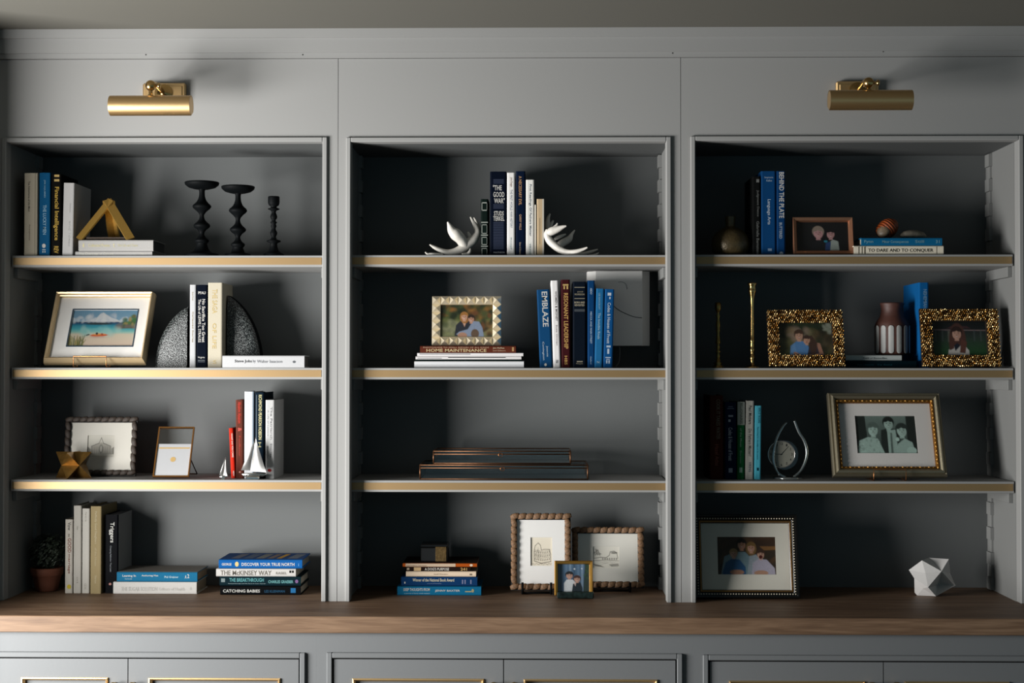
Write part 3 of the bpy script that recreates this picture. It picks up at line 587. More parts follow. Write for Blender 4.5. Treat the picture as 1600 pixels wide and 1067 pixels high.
# ---------------------------------------------------------------- flat prints, painted on a fine grid of inked points
class Pic:
    def __init__(s, w, h, seed=1):
        s.w, s.h = w, h; s.u, s.v = np.meshgrid(np.linspace(0, 1, w), np.linspace(0, 1, h)); s.asp = w/h
        s.a = np.zeros((h, w, 3)); s.rg = np.random.RandomState(seed); s.gain = 1.2
    @staticmethod
    def c(h): return np.array(lin(h)[:3])
    def grad(s, stops):
        vs = [t for t, _ in stops]; cs = np.array([s.c(h) for _, h in stops])
        for k in range(3): s.a[..., k] = np.interp(s.v, vs, cs[:, k])
    def mixin(s, m, col): s.a += (s.c(col)-s.a)*np.clip(m, 0, 1)[..., None]
    def ell(s, x, y, rx, ry, col, ang=0, soft=.12, op=1):
        ca, sa = math.cos(R(ang)), math.sin(R(ang)); dx, dy = (s.u-x)*s.asp, s.v-y
        p, q = (dx*ca+dy*sa)/(rx*s.asp), (-dx*sa+dy*ca)/ry
        s.mixin(op*np.clip((1-np.sqrt(p*p+q*q))/soft+.5, 0, 1), col)
    def poly(s, pts, col, op=1):
        acc = np.zeros_like(s.u); n = len(pts)
        for ox in (-.33, 0, .33):
            for oy in (-.33, 0, .33):
                x, y = s.u+ox/s.w, s.v+oy/s.h; ins = np.zeros(s.u.shape, bool)
                for i in range(n):
                    (x0, y0), (x1, y1) = pts[i], pts[(i+1) % n]
                    if y0 == y1: continue
                    ins ^= ((y0 > y) != (y1 > y)) & (x < (x1-x0)*(y-y0)/(y1-y0)+x0)
                acc += ins
        s.mixin(acc/9*op, col)
    def line(s, pts, wd, col, op=1):
        for (x0, y0), (x1, y1) in zip(pts, pts[1:]):
            ax, ay = (x1-x0)*s.asp, y1-y0; L = max(1e-9, ax*ax+ay*ay)
            t = np.clip(((s.u-x0)*s.asp*ax+(s.v-y0)*ay)/L, 0, 1)
            d = np.hypot((s.u-x0)*s.asp-t*ax, s.v-y0-t*ay); s.mixin(op*np.clip((wd-d)*s.h+.5, 0, 1), col)
    def blobs(s, n, box, size, cols, op=.7, soft=.9):
        for _ in range(n):
            s.ell(s.rg.uniform(box[0], box[2]), s.rg.uniform(box[1], box[3]), size*s.rg.uniform(.5, 1.3), size*s.asp*s.rg.uniform(.4, 1.2), cols[s.rg.randint(len(cols))], s.rg.uniform(0, 180), soft, op)
    def grain(s, amp): s.a = np.clip(s.a*(1+amp*s.rg.randn(s.h, s.w, 1)), 0, 1)
    def head(s, x, y, r, skin, hair, long=False, tilt=0, bald=False, beard=None):
        ry = r*s.asp
        if long:
            s.ell(x, y+ry*.35, r*1.12, ry*1.45, hair, tilt, .2)
        s.poly([(x-r*.32, y+ry*.6), (x+r*.32, y+ry*.6), (x+r*.4, y+ry*1.35), (x-r*.4, y+ry*1.35)], skin, .85)
        s.ell(x, y-ry*.2, r*1.0, ry*1.02, hair, tilt, .15)
        s.ell(x, y+ry*.16, r*.76, ry*.93, skin, tilt, .15)
        s.ell(x+r*.34, y+ry*.2, r*.42, ry*.7, '5a3426', tilt, .9, .22)
        s.ell(x-r*.35, y-ry*.62, r*.62, ry*.34, hair, tilt-18, .3); s.ell(x+r*.4, y-ry*.6, r*.45, ry*.34, hair, tilt+22, .3)
        for q in (-.32, .32): s.ell(x+q*r, y+ry*.02, r*.11, ry*.06, '2a201c', 0, .6, .9); s.line([(x+q*r-r*.16, y-ry*.14), (x+q*r+r*.16, y-ry*.16)], ry*.03, hair, .6)
        s.ell(x, y+ry*.32, r*.1, ry*.16, '9a6a58', 0, .8, .5)
        s.ell(x, y+ry*.60, r*.27, ry*.10, 'a8584c', 0, .5, .8); s.ell(x, y+ry*.58, r*.20, ry*.05, 'efe2dc', 0, .5, .9)
    def mesh(s, name, W, H):
        n = s.w*s.h
        vs = [((u-.5)*W, 0, (1-v)*H) for u, v in zip(s.u.ravel(), s.v.ravel())]
        fs = [(j*s.w+i, (j+1)*s.w+i, (j+1)*s.w+i+1, j*s.w+i+1) for j in range(s.h-1) for i in range(s.w-1)]
        me = bpy.data.meshes.new(name); me.from_pydata(vs, [], fs); me.update()
        at_ = me.color_attributes.new('ink', 'FLOAT_COLOR', 'POINT')
        at_.data.foreach_set('color', np.concatenate([np.clip(s.a*s.gain, 0, 1).reshape(n, 3), np.ones((n, 1))], 1).astype(np.float32).ravel())
        me.materials.append(PRINT); return me

def pic_couple():
    p = Pic(100, 64, 3); p.grad([(0, '2c3420'), (.4, '4f5a30'), (.62, '8c8e58'), (1, '7a7d5c')])
    p.blobs(60, (0, 0, 1, .38), .07, ['27301c', '3f4a28', '6f5a2c', 'a06a30', '1d2716', '57602f'])
    p.blobs(30, (.6, .2, 1, 1), .07, ['2f3d24', '3f5230', '7c4a2c', '243020']); p.blobs(14, (0, .55, .3, 1), .06, ['6c7058', '55603c', '8f9070'])
    p.poly([(.27, .95), (.3, .62), (.38, .5), (.56, .5), (.62, .7), (.58, .95)], '2b2f38')
    p.poly([(.48, .97), (.5, .8), (.62, .5), (.74, .52), (.8, .7), (.83, .97)], '8d9bb2')
    p.poly([(.3, .9), (.36, .82), (.62, .7), (.66, .78), (.44, .96)], '8d9bb2')
    p.ell(.66, .88, .075, .14, '6a5646'); p.ell(.42, .93, .09, .09, 'b58a72')
    p.poly([(.41, .5), (.5, .5), (.46, .68)], 'd0a48c')
    p.head(.455, .36, .075, 'd8a88c', 'a8743c', True, -12); p.head(.585, .43, .07, 'cf9c82', '33261f', False, -10)
    p.grain(.05); return p
def pic_boygirl():
    p = Pic(92, 58, 5); p.grad([(0, '1f2a1c'), (.45, '5a5a3a'), (1, '49502f')])
    p.blobs(50, (0, 0, 1, .35), .09, ['1a2416', '263420', '35482c', '202a1c']); p.blobs(26, (.15, .25, .9, .6), .08, ['7d6a48', '8f7a5c', '6b6844', 'a08a78'])
    p.blobs(24, (.7, .3, 1, 1), .08, ['3a3524', '28281c', '54462f', '2f3524']); p.blobs(10, (.85, 0, 1, .3), .05, ['9aa090', '707a60'])
    p.poly([(.2, 1), (.24, .68), (.33, .54), (.5, .54), (.57, .75), (.56, 1)], '5d8fc4')
    p.poly([(.2, .98), (.22, .68), (.3, .58), (.33, .95)], '6fa0d2')
    p.poly([(.52, 1), (.56, .7), (.68, .56), (.78, .8), (.82, 1)], '3a3640'); p.poly([(.7, .58), (.77, .6), (.84, .98), (.76, .98)], 'b07f6a')
    p.line([(.3, .9), (.42, 1)], .05, 'b98a74'); p.line([(.54, .98), (.74, .95)], .045, 'b98a74')
    p.poly([(.52, .42), (.62, .36), (.72, .6), (.68, .95), (.6, .9), (.56, .62)], '4a352c')
    p.head(.385, .36, .09, 'd4a68c', '4a3528', False, 12); p.head(.525, .5, .075, 'd8a88e', '46322a', False, 35)
    p.grain(.05); return p
def pic_girl():
    p = Pic(92, 58, 7); p.grad([(0, '12181a'), (.22, '1a2224'), (.3, '2c3232'), (.5, '33453a'), (1, '24582c')])
    p.line([(0, .24), (1, .26)], .015, '8a7878'); p.poly([(.28, .2), (.72, .2), (.66, .14), (.36, .14)], '4a3034')
    for x in (.08, .2, .78, .9): p.line([(x, .28), (x, .55)], .02, '4a5654')
    p.poly([(.3, .28), (.36, .28), (.36, .6), (.3, .6)], '6a6c62')
    p.ell(.47, .55, .155, .5, '5a3a32', 0, .15); p.poly([(.28, 1), (.3, .82), (.4, .7), (.6, .7), (.67, .84), (.68, 1)], 'd8d2cc')
    p.poly([(.4, .7), (.46, .62), (.52, .7), (.42, .86)], '1f2634'); p.poly([(.54, .5), (.64, .6), (.6, .92), (.5, .9)], '6a4238'); p.poly([(.31, .62), (.4, .5), (.4, .78), (.32, .84)], '5c3c34')
    p.head(.46, .34, .105, 'deae98', '33221f', False, 0); p.grain(.05); return p
def pic_wedding():
    p = Pic(96, 60, 9); p.grad([(0, '7f8f86'), (.5, '5a7068'), (1, '2e4a40')])
    p.poly([(0, 0), (.17, 0), (.2, 1), (0, 1)], '15382c'); p.poly([(.84, 0), (1, 0), (1, 1), (.84, 1)], '12362a')
    p.poly([(.4, 1), (.42, .38), (.52, .34), (.7, .34), (.74, 1)], '173c30'); p.poly([(.52, .4), (.66, .36), (.68, 1), (.52, 1)], 'b8c8bc'); p.poly([(.57, .45), (.6, .45), (.6, 1), (.56, 1)], '60786c')
    p.poly([(.02, 1), (.05, .66), (.2, .56), (.36, .6), (.46, 1)], 'c3d0c4'); p.blobs(18, (.04, .64, .42, .98), .02, ['9fb4a6', 'd8e2d8', '8aa296'], .7)
    p.poly([(.62, 1), (.68, .74), (.8, .6), (.92, .7), (.96, 1)], 'bccabf'); p.ell(.9, .92, .08, .1, 'd0dcd0'); p.ell(.68, .62, .03, .05, 'e2ebe2')
    for h in ((.29, .36, .1, 'd2ddd2', '5f7a6c', False, 6), (.55, .2, .095, 'c4d2c6', '123026', False, -8), (.76, .38, .1, 'd0dcd0', '20443a', False, -14)):
        x, y, r, sk, hr, lg, tl = h; p.head(x, y, r, sk, hr, lg, tl)
    g = p.a.mean(2, keepdims=True); p.a = np.clip(g*np.array([.76, 1.06, .93])*.98+p.a*.08, 0, 1); p.grain(.05); return p
def pic_family():
    p = Pic(96, 64, 11); p.grad([(0, '4a3426'), (.5, '3a3024'), (1, '40342a')]); p.blobs(20, (0, 0, 1, .6), .09, ['553a26', '3a2a1e', '2c2a22', '6a4a2e'], .5)
    p.poly([(.72, .25), (1, .25), (1, .34), (.8, .36)], '8a6238')
    p.poly([(.06, 1), (.12, .52), (.3, .4), (.48, .4), (.6, .6), (.6, 1)], '7f9aa2'); p.poly([(.5, 1), (.55, .5), (.68, .46), (.78, .6), (.8, 1)], 'a4b0b8')
    p.head(.42, .2, .085, 'c89478', '241a16'); p.head(.58, .28, .08, 'dca88e', '8a6a3c', True)
    p.poly([(.08, .95), (.14, .68), (.24, .58), (.38, .6), (.48, .8), (.48, 1), (.1, 1)], '2f5f8c'); p.ell(.33, .93, .12, .07, 'c08e74'); p.head(.28, .44, .072, 'd8a68c', 'a8865a')
    p.poly([(.58, 1), (.6, .68), (.7, .58), (.84, .6), (.97, .82), (.98, 1)], 'c2bccc'); p.ell(.74, .95, .12, .07, 'c89a80'); p.head(.74, .46, .075, 'dcac94', '4a3226'); p.ell(.74, .53, .03, .05, '5a1f1c')
    p.grain(.05); return p
def pic_kids():
    p = Pic(62, 70, 13); p.grad([(0, '54708c'), (1, '3f5468')])
    for i in range(9): p.line([(i/8+.02, 0), (i/8+.02+.01*(i % 3), 1)], .03, ['8ea6bc', '31465c', '6c86a0'][i % 3], .6)
    p.poly([(.86, 0), (1, 0), (1, 1), (.8, 1)], '2c3a34'); p.blobs(8, (.84, 0, 1, .5), .06, ['3c5a34', '24402a'])
    p.ell(.53, .18, .025, .025, 'e8eef4', 0, .5); p.ell(.76, .17, .02, .02, 'e8eef4', 0, .5)
    p.poly([(.2, 1), (.2, .68), (.28, .56), (.48, .56), (.56, .66), (.5, 1)], 'dbe0e2'); p.poly([(.44, 1), (.48, .72), (.58, .62), (.72, .66), (.78, .85), (.78, 1)], '1f262c'); p.poly([(.5, .66), (.58, .64), (.56, .8)], 'd8c4bc')
    p.head(.37, .4, .13, 'c89c88', '1d1a1c'); p.head(.61, .53, .12, 'c89c88', '4a2a20'); p.grain(.05); return p
def pic_twofaces():
    p = Pic(92, 56, 15); p.grad([(0, '16181a'), (1, '121416')])
    p.poly([(.25, 1), (.3, .68), (.45, .62), (.6, .75), (.6, 1)], '1c1e22'); p.poly([(.6, 1), (.62, .7), (.7, .6), (.8, .66), (.82, 1)], 'a9b4ac'); p.poly([(.54, 1), (.56, .72), (.66, .66), (.64, 1)], '2f4a7c')
    p.head(.42, .36, .115, 'd0a0a0', '9a8a7c', False, -10); p.head(.66, .4, .095, 'c89a98', '191517', False, 8); p.ell(.56, .66, .035, .04, '2f8fa8'); p.grain(.05); return p
def pic_beach():
    p = Pic(112, 66, 17); p.gain = 1.1; p.grad([(0, '6f9cb8'), (.28, '86b0c8'), (.315, '9abccd'), (.32, '143c5a'), (.37, '1a5a80'), (.42, '2490a8'), (.52, '4fb4bc'), (.6, '9ad0c4'), (.66, 'e4d8be'), (1, 'ecd3bd')])
    p.poly([(.17, .32), (.3, .24), (.38, .2), (.42, .1), (.47, .06), (.52, .12), (.6, .2), (.7, .26), (.76, .32)], 'dfe2e2'); p.blobs(26, (.22, .14, .68, .31), .04, ['eef0ee', 'd2dade', 'c0ccd6'], .5)
    p.blobs(8, (0, .2, .2, .3), .03, ['d8e0e4']); p.blobs(6, (.74, .2, .84, .3), .03, ['d8e0e4'])
    p.ell(.42, .37, .2, .03, '26383c', 0, .4); p.poly([(.7, .5), (.8, .38), (.9, .28), (1, .2), (1, .5)], '5a5a48'); p.blobs(26, (.8, .16, 1, .42), .03, ['2c6444', '447c40', '7a6a3c', 'b09a58'], .8); p.blobs(9, (.7, .42, 1, .5), .04, ['7a7068', '94867a'])
    p.blobs(14, (.2, .5, .8, .62), .06, ['8fd0cc', 'bfe0d4'], .45)
    p.poly([(0, 1), (0, .66), (.1, .78), (.24, 1)], '9a9a58', .6)
    for i in range(26):
        x = p.rg.uniform(0, .26); p.line([(x, 1), (x+p.rg.uniform(-.04, .06), p.rg.uniform(.68, .88))], .008, ['5f7a3c', '8a8a48', 'b09450', '3c5a44'][i % 4])
    p.ell(.455, .685, .135, .035, 'dc5a2c', -2, .3); p.ell(.455, .66, .1, .02, 'f0a050', -2, .4); p.ell(.42, .64, .02, .03, '26222a'); p.ell(.285, .675, .03, .016, '22303a', -15, .4); p.ell(.5, .65, .018, .02, 'a84a30'); p.ell(.45, .745, .13, .02, 'c8a89c', 0, .8, .6)
    return p
def pic_sketch(kind):
    p = Pic(56 if kind == 'arena' else 74, 74 if kind == 'arena' else 56, 19); p.gain = 1.62; p.grad([(0, 'ece3d0' if kind == 'arena' else 'e8e4d8'), (1, 'e6dcc8' if kind == 'arena' else 'e6e2d4')])
    ink = '3c352a'
    if kind == 'arena':                 # a ruined round arcade
        o = [(.18, .82), (.17, .5), (.22, .3), (.36, .2), (.46, .28), (.5, .45), (.62, .42), (.86, .42), (.92, .6), (.92, .84)]
        p.line(o, .008, ink); p.line([(.18, .82), (.5, .9), (.92, .84)], .01, ink)
        for zz in (.44, .56, .68): p.line([(.18, zz), (.5, zz+.05), (.92, zz)], .006, ink, .8)
        for i in range(9):
            x = .22+i*.08
            for zz in (.5, .62, .75): p.ell(x, zz+.04*math.sin(i/8*3.1), .022, .035, ink, 0, .5, .75)
        for i in range(12): p.line([(.2+p.rg.rand()*.28, .3+p.rg.rand()*.5), (.24+p.rg.rand()*.3, .35+p.rg.rand()*.5)], .004, ink, .5)
        for i in range(14): p.line([(.05+i*.065, .9+.03*(i % 3)), (.12+i*.065, .93-.02*(i % 2))], .007, ink, .7)
    else:                               # a low town with a bridge and trees
        for i in range(16): p.line([(.02+p.rg.rand()*.2, .1+p.rg.rand()*.3), (.1+p.rg.rand()*.25, .15+p.rg.rand()*.3)], .01, ink, .7)
        p.line([(.05, .55), (.3, .5), (.5, .52), (.62, .42), (.66, .25), (.8, .22), (.9, .3), (.94, .55)], .011, ink); p.ell(.8, .3, .12, .05, ink, 0, .6, .7)
        for i in range(7): p.ell(.38+i*.085, .57, .028, .05, ink, 0, .5, .6)
        p.line([(.02, .66), (.5, .62), (.98, .66)], .01, ink, .8); p.poly([(.0, .78), (.3, .86), (.46, .96), (.1, .9)], ink, .7); p.poly([(.6, .82), (.96, .78), (.98, .9), (.7, .92)], ink, .55)
        for i in range(20): p.line([(p.rg.rand(), .6+p.rg.rand()*.35), (p.rg.rand()*.3+.5, .64+p.rg.rand()*.3)], .003, ink, .3)
    return p
def pic_chapel():
    p = Pic(74, 48, 21); p.gain = 1.45; p.grad([(0, 'd6d2c6'), (1, 'd0ccc0')]); ink = '55524a'
    p.line([(.02, .85), (.98, .85)], .012, ink, .7); p.poly([(.15, .85), (.15, .5), (.3, .42), (.5, .32), (.7, .42), (.85, .5), (.85, .85)], 'b4b0a4')
    p.line([(.15, .85), (.15, .5), (.3, .42), (.42, .36), (.5, .12), (.58, .36), (.7, .42), (.85, .5), (.85, .85)], .012, ink)
    p.poly([(0, .5), (.12, .62), (.12, .85), (0, .85)], '8f8c82'); p.poly([(.88, .6), (1, .5), (1, .85), (.88, .85)], '8f8c82')
    for i in range(9): p.line([(.2+i*.075, .52), (.2+i*.075, .82)], .008, ink, .7)
    p.ell(.5, .62, .07, .2, ink, 0, .3, .6); p.ell(.5, .62, .035, .14, 'd0ccc0', 0, .3, .8); return p

# ---------------------------------------------------------------- picture frames
def frame_root(name, px0, px1, pyb, pyt, Yb, lean, label, zbase, lift=0, yaw=0, group=None, cat='picture frame'):
    W = X(px1, Yb)-X(px0, Yb); zb = zbase+lift+.0105*math.sin(lean); H = .2
    for _ in range(6): H = (Z(pyt, Yb+H*math.sin(lean), (px0+px1)/2)-zb)/math.cos(lean)
    root = thing(name, ((X(px0, Yb)+X(px1, Yb))/2, Yb, zb), label, cat, group, (-lean, 0, yaw))
    return root, W, H
def picture(root, W, H, op, mat_op, pic, matcol='e4e1db', glass=True, y=.0, mat_label=None, easel=True, lean=0., lift=0., sx=0., reach=.20):
    # op = (x0,z0,x1,z1) opening of the frame; mat_op = window in the mat (same axes) or None
    mb = MB(); mb.box((-W/2+.004, y+.006, .004), (W/2-.004, y+.010, H-.004)); obj('backing', mb, M('2c241e', .9), root)
    px = mat_op or op; w, h = px[2]-px[0], px[3]-px[1]
    link('print', pic.mesh('print', w+.002, h+.002), root, ((px[0]+px[2])/2, y+.0045, px[1]-.001))
    if mat_op:
        mb = MB(); mb.ring((op[0]-.003, op[1]-.003, op[2]+.003, op[3]+.003), mat_op, y+.001, y+.004); obj('mat_board', mb, M(matcol, .8, k=.74), root)
    if glass:
        mb = MB(); mb.box((op[0]-.002, y-.0012, op[1]-.002), (op[2]+.002, y-.0004, op[3]+.002)); obj('glass', mb, GLASS, root)
    if easel and lean:
        L = H*.72; d = math.tan(lean)*2.1*L*.55; hz = L*math.cos(lean)   # strut reaches the surface behind
        mb = MB(); foot_w = Vector((sx, min(L*math.sin(lean)+.055, .285-root.location.y), .0008)); top = Vector((sx, .013, L))
        inv = Matrix.Rotation(lean, 3, 'X'); ft = inv @ foot_w
        mb.tube([top, ft+Vector((0, 0, .006))], .005, 6, 2.2, (1, 0, 0)); obj('easel_strut', mb, M('17171a', .7), root)
PROF = lambda w, d=.016, h=.010: [(0, .014), (0, .002), (w*.28, -d*.7), (w*.42, -d), (w*.72, -d*.85), (w*.80, -d*.4), (w*.95, -d*.3), (w, -.002), (w, .004)]
def px_open(W, H, fw): return (-W/2+fw, fw, W/2-fw, H-fw)

CHAMP = M('d8c098', .4, .7, bump=.1, scale=120, name='champagne_gilt')
OLDGILT = M('8d8570', .34, .85, bump=.15, scale=120, name='pewter_gilt')
GILT = M('9a7234', .5, .75, bump=.5, scale=300, name='gilt_relief')
NUG = M('fbd894', .32, .75, name='gold_nuggets'); NUG2 = M('b9853c', .3, .85, name='deep_gold_nuggets'); NUG3 = M('5e3f1c', .35, .8, name='dark_gold_nuggets')
RATTAN = M('8a6440', .7, bump=.8, scale=200, var=.4, stretch=(1, 1, 1), name='woven_rattan')
DARKWEAVE = M('43352a', .65, bump=.6, scale=260, var=.25, name='dark_woven_cane')
def at_frac(W, H, a0, a1, b0, b1): return (-W/2+W*a0, H*b0, -W/2+W*a1, H*b1)
def wire(root, pts, r, m, name, label=None):
    mb = MB(); mb.tube(pts, r, 8); return obj(name, mb, m, root, label=label)
def brass_easel(px0, px1, pyb, pyt, Y, z0, lean, label, m):
    x0, x1 = X(px0, Y), X(px1, Y); r = .0017; yf = Y-.024; zt = Z(pyt, yf, px0); h = .16
    root = thing('plate_easel', ((x0+x1)/2, Y, z0), label, 'easel', 'wire easels holding framed pictures')
    c = (x0+x1)/2; zl = .0048
    f = [(x0-c, .09, zl-.0028), (x0-c, yf-Y+.002, zl-.0028), (x0-c, yf-Y, zl), (x0-c, yf-Y, zt-z0), (x1-c, yf-Y, zt-z0), (x1-c, yf-Y, zl), (x1-c, yf-Y+.002, zl-.0028), (x1-c, .09, zl-.0028)]
    wire(root, f, r, m, 'front_wire')
    s, co = math.sin(lean), math.cos(lean)
    b = [(x0-c, .012, zl-.0028), (x0-c, .014+h*s, h*co), (x1-c, .014+h*s, h*co), (x1-c, .012, zl-.0028)]
    wire(root, b, r, m, 'back_support')
    wire(root, [(0, .014+h*s*.9, h*co*.9), (0, .19, .0021)], r, m, 'rear_leg')
    return root

# beach painting on a wire easel (left, second shelf)
z0 = zof('L', 2); ln = R(30)
rt, W, H = frame_root('framed_picture', 67.5, 226.5, 568.3, 458.5, .075, ln, 'champagne gold frame holding a beach painting with an orange kayak', z0, .009, 0, 'framed pictures on the shelves')
mo = at_frac(W, H, .20, .845, .245, .765)
fw = W*.046; mb = MB(); mb.mould(W, H, PROF(fw, .018)); obj('frame', mb, CHAMP, rt)
picture(rt, W, H, (-W/2+fw, fw, W/2-fw, H-fw), mo, pic_beach(), 'f2efea', y=.002, easel=False)
mb = MB(); t = .0028; mb.ring((mo[0]-t, mo[1]-t, mo[2]+t, mo[3]+t), mo, .0012, .003); obj('mat_line', mb, M('1d4660', .7), rt, label='dark blue inner mat line')
brass_easel(118.5, 169.5, 574, 556.5, .075, z0, ln, 'thin brass wire easel carrying the beach painting', COPPER)

# woven frame with a chapel drawing (left, third shelf)
def woven(rt, W, H, fw, m, pitch=.024, name='woven_strand'):
    mb = MB(); mb.mould(W-.004, H-.004, [(0, .008), (0, -.004), (fw-.006, -.004), (fw-.004, 0), (fw-.004, .004)])
    obj('frame', mb, M('191512', .8), rt, label='dark frame core seen between the strands')
    cache = {}
    def strand(L):
        q = round(L, 4)
        if q not in cache:
            b = MB(); b.smooth = True; n = 9; pts = []; rad = []
            for i in range(n):
                t = i/(n-1); pts.append((-L*.60+1.2*L*t, -.005-.0035*math.sin(math.pi*t), (t-.5)*fw*.34)); rad.append(fw*.40*(.5+.5*math.sin(math.pi*(.12+.76*t))))
            b.tube(pts, rad, 8, .38); cache[q] = b.mesh(name, m)
        return cache[q]
    for side in range(4):
        Ls = W-.006 if side % 2 == 0 else H-2*fw+.002; n = max(3, round(Ls/pitch)); s = Ls/n
        for i in range(n):
            t = -Ls/2+s*(i+.5)
            loc, ry = ((t, 0, fw/2), 0) if side == 0 else ((W/2-fw/2, 0, H/2+t), R(-90)) if side == 1 else ((t, 0, H-fw/2), 0) if side == 2 else ((-W/2+fw/2, 0, H/2+t), R(-90))
            link(name, strand(s), rt, loc, (0, ry, 0))
ln = R(9)
rt, W, H = frame_root('framed_picture', 99.5, 213.5, 743, 650.5, .165, ln, 'dark woven frame with a small grey chapel drawing', zof('L', 3), 0, 0, 'framed pictures on the shelves')
fw = .019; woven(rt, W, H, fw, DARKWEAVE, .022); picture(rt, W, H, (-W/2+fw, fw, W/2-fw, H-fw), at_frac(W, H, .31, .68, .32, .68), pic_chapel(), 'd4d0c6', easel=True, lean=ln)

# small brass and glass standing frame (left, third shelf)
ln = R(27)
rt, W, H = frame_root('framed_picture', 239.5, 296, 746, 667.5, .065, ln, 'small brass glass frame with a white card, left of the sailboats', zof('L', 3), .001, 0, 'framed pictures on the shelves')
t = .0035; mb = MB(); mb.mould(W, H, [(0, .004), (0, -.004), (t, -.004), (t, .004), (0, .004)]); obj('frame', mb, M('b07c45', .3, 1., name='antique_brass_edge'), rt)
mb = MB(); mb.box((-W/2+t-.001, -.002, t-.001), (W/2-t+.001, -.001, H-t+.001)); obj('front_glass', mb, GLASS, rt)
mb = MB(); mb.box((-W/2+t-.001, .0012, t-.001), (W/2-t+.001, .002, H-t+.001)); obj('back_glass', mb, GLASS2, rt)
mb = MB(); mb.box((-W/2+t, -.0005, t), (W/2-t, .0003, H*.66)); cdp = obj('card', mb, M('d9dadd', .7), rt, label='white card in the lower two thirds')
mb = MB(); mb.box((-W/2+t+.004, -.0008, H*.565), (W/2-t-.004, -.0005, H*.59)); put_text(mb, '#o', (-.008, -.0009, H*.30), (.016, 0, 0), (0, 0, .016)); obj('gold_mark', mb, M('cfae72', .4, .6), cdp, label='gold line and round mark')
inv = Matrix.Rotation(ln, 3, 'X'); mb = MB()
for sx in (-1, 1): mb.tube([(sx*W*.28, .005, H*.62), inv @ Vector((sx*W*.46, .125, .001))], .0018, 6)
mb.tube([inv @ Vector((-W*.46, .125, .001)), inv @ Vector((W*.46, .125, .001))], .0018, 6); obj('easel_leg', mb, M('4a3a28', .4, .8), rt)

# studded frame on the brown book (middle, second shelf)
ln = R(7)
rt, W, H = frame_root('framed_picture', 674.5, 783, 538, 463, .10, ln, 'champagne pyramid-studded frame with a couple portrait, on the books', ZM2, .0005, 0, 'framed pictures on the shelves')
nx, nz = 8, 6; sx, sz = W/nx, H/nz
mb = MB(); mb.mould(W, H, [(0, .008), (0, 0), (sx*.98, 0), (sx*.98, .004)]); obj('frame', mb, CHAMP, rt)
b = MB(); h = .013; b.add([(-sx/2+.0003, 0, -sz/2+.0003), (sx/2-.0003, 0, -sz/2+.0003), (sx/2-.0003, 0, sz/2-.0003), (-sx/2+.0003, 0, sz/2-.0003), (0, -h, 0)], [(0, 1, 4), (1, 2, 4), (2, 3, 4), (3, 0, 4)])
studm = b.mesh('pyramid_stud', M('f0e2c6', .34, .8, name='champagne_stud'))
for i in range(nx):
    for j in range(nz):
        if i in (0, nx-1) or j in (0, nz-1): link('pyramid_stud', studm, rt, (-W/2+sx*(i+.5), -.0002, sz*(j+.5)))
picture(rt, W, H, (-W/2+sx, sz, W/2-sx, H-sz), None, pic_couple(), lean=ln, lift=0)

# rattan frames on black easels (middle, worktop)
ln = R(9)
rt, W, H = frame_root('framed_picture', 797.5, 893, 917.5, 801, .155, ln, 'tall rattan frame with an ink sketch of a ruined arena', ZC, .009, 0, 'framed pictures on the shelves')
fw = .0215; woven(rt, W, H, fw, RATTAN, .021); picture(rt, W, H, (-W/2+fw*.92, fw*.92, W/2-fw*.92, H-fw*.92), at_frac(W, H, .33, .685, .315, .68), pic_sketch('arena'), 'eceae6', easel=False)
rt, W, H = frame_root('framed_picture', 893, 1007, 916.5, 822.5, .205, ln, 'wide rattan frame with an ink landscape sketch', ZC, .009, 0, 'framed pictures on the shelves')
fw = .0215; woven(rt, W, H, fw, RATTAN, .021); picture(rt, W, H, (-W/2+fw*.92, fw*.92, W/2-fw*.92, H-fw*.92), at_frac(W, H, .295, .655, .325, .675), pic_sketch('town'), 'dcd9cf', easel=False)
def black_easel(px0, px1, pyt, Y, label):
    x0, x1 = X(px0, Y, 920), X(px1, Y, 920); c = (x0+x1)/2; yf = -.022
    root = thing('plate_easel', (c, Y, ZC), label, 'easel', 'wire easels holding framed pictures')
    for x in (x0-c, x1-c):
        mb = MB(); zt = Z(pyt, Y+yf, px0)-ZC
        mb.tube([(x, yf, zt), (x, yf, .0035), (x, -.004, .0035)], .0035, 8); mb.tube([(x, -.004, .0035), (x, .012, .0035), (x*.35, .05, .17)], .0035, 8)
        obj('front_leg', mb, BLACKIRON, root)
    mb = MB(); mb.tube([(0, .044, .15), (0, .085, .004)], .0035, 8); obj('rear_leg', mb, BLACKIRON, root)
    mb = MB(); mb.tube([(x0-c, -.001, .0035), (x1-c, -.001, .0035)], .0028, 8); obj('crossbar', mb, BLACKIRON, root)
black_easel(816.5, 861, 910, .155, 'black easel under the tall rattan frame'); black_easel(925, 984, 910, .205, 'black easel under the wide rattan frame')

# small gold frame with a green marble foot (middle, worktop)
ln = R(7)
rt, W, H = frame_root('framed_picture', 866.5, 926, 937.5, 876, .065, ln, 'small gold frame on a green marble foot, showing two children', ZC, .008, 0, 'framed pictures on the shelves')
fw = .010; mb = MB(); mb.mould(W, H, [(0, .010), (0, -.006), (.002, -.008), (fw-.002, -.007), (fw, -.002), (fw, .004)]); obj('frame', mb, M('bf8d42', .32, .95, name='bright_gold_edge'), rt)
picture(rt, W, H, (-W/2+fw, fw, W/2-fw, H-fw), None, pic_kids(), easel=False)
mb = MB(); mb.bevbox((-W/2+.007, -.016, -.007), (W/2+.003, .03, .012), .003)
mf = obj('marble_foot', mb, MARBLE, rt, rot=(ln, 0, 0), label='green marble foot')

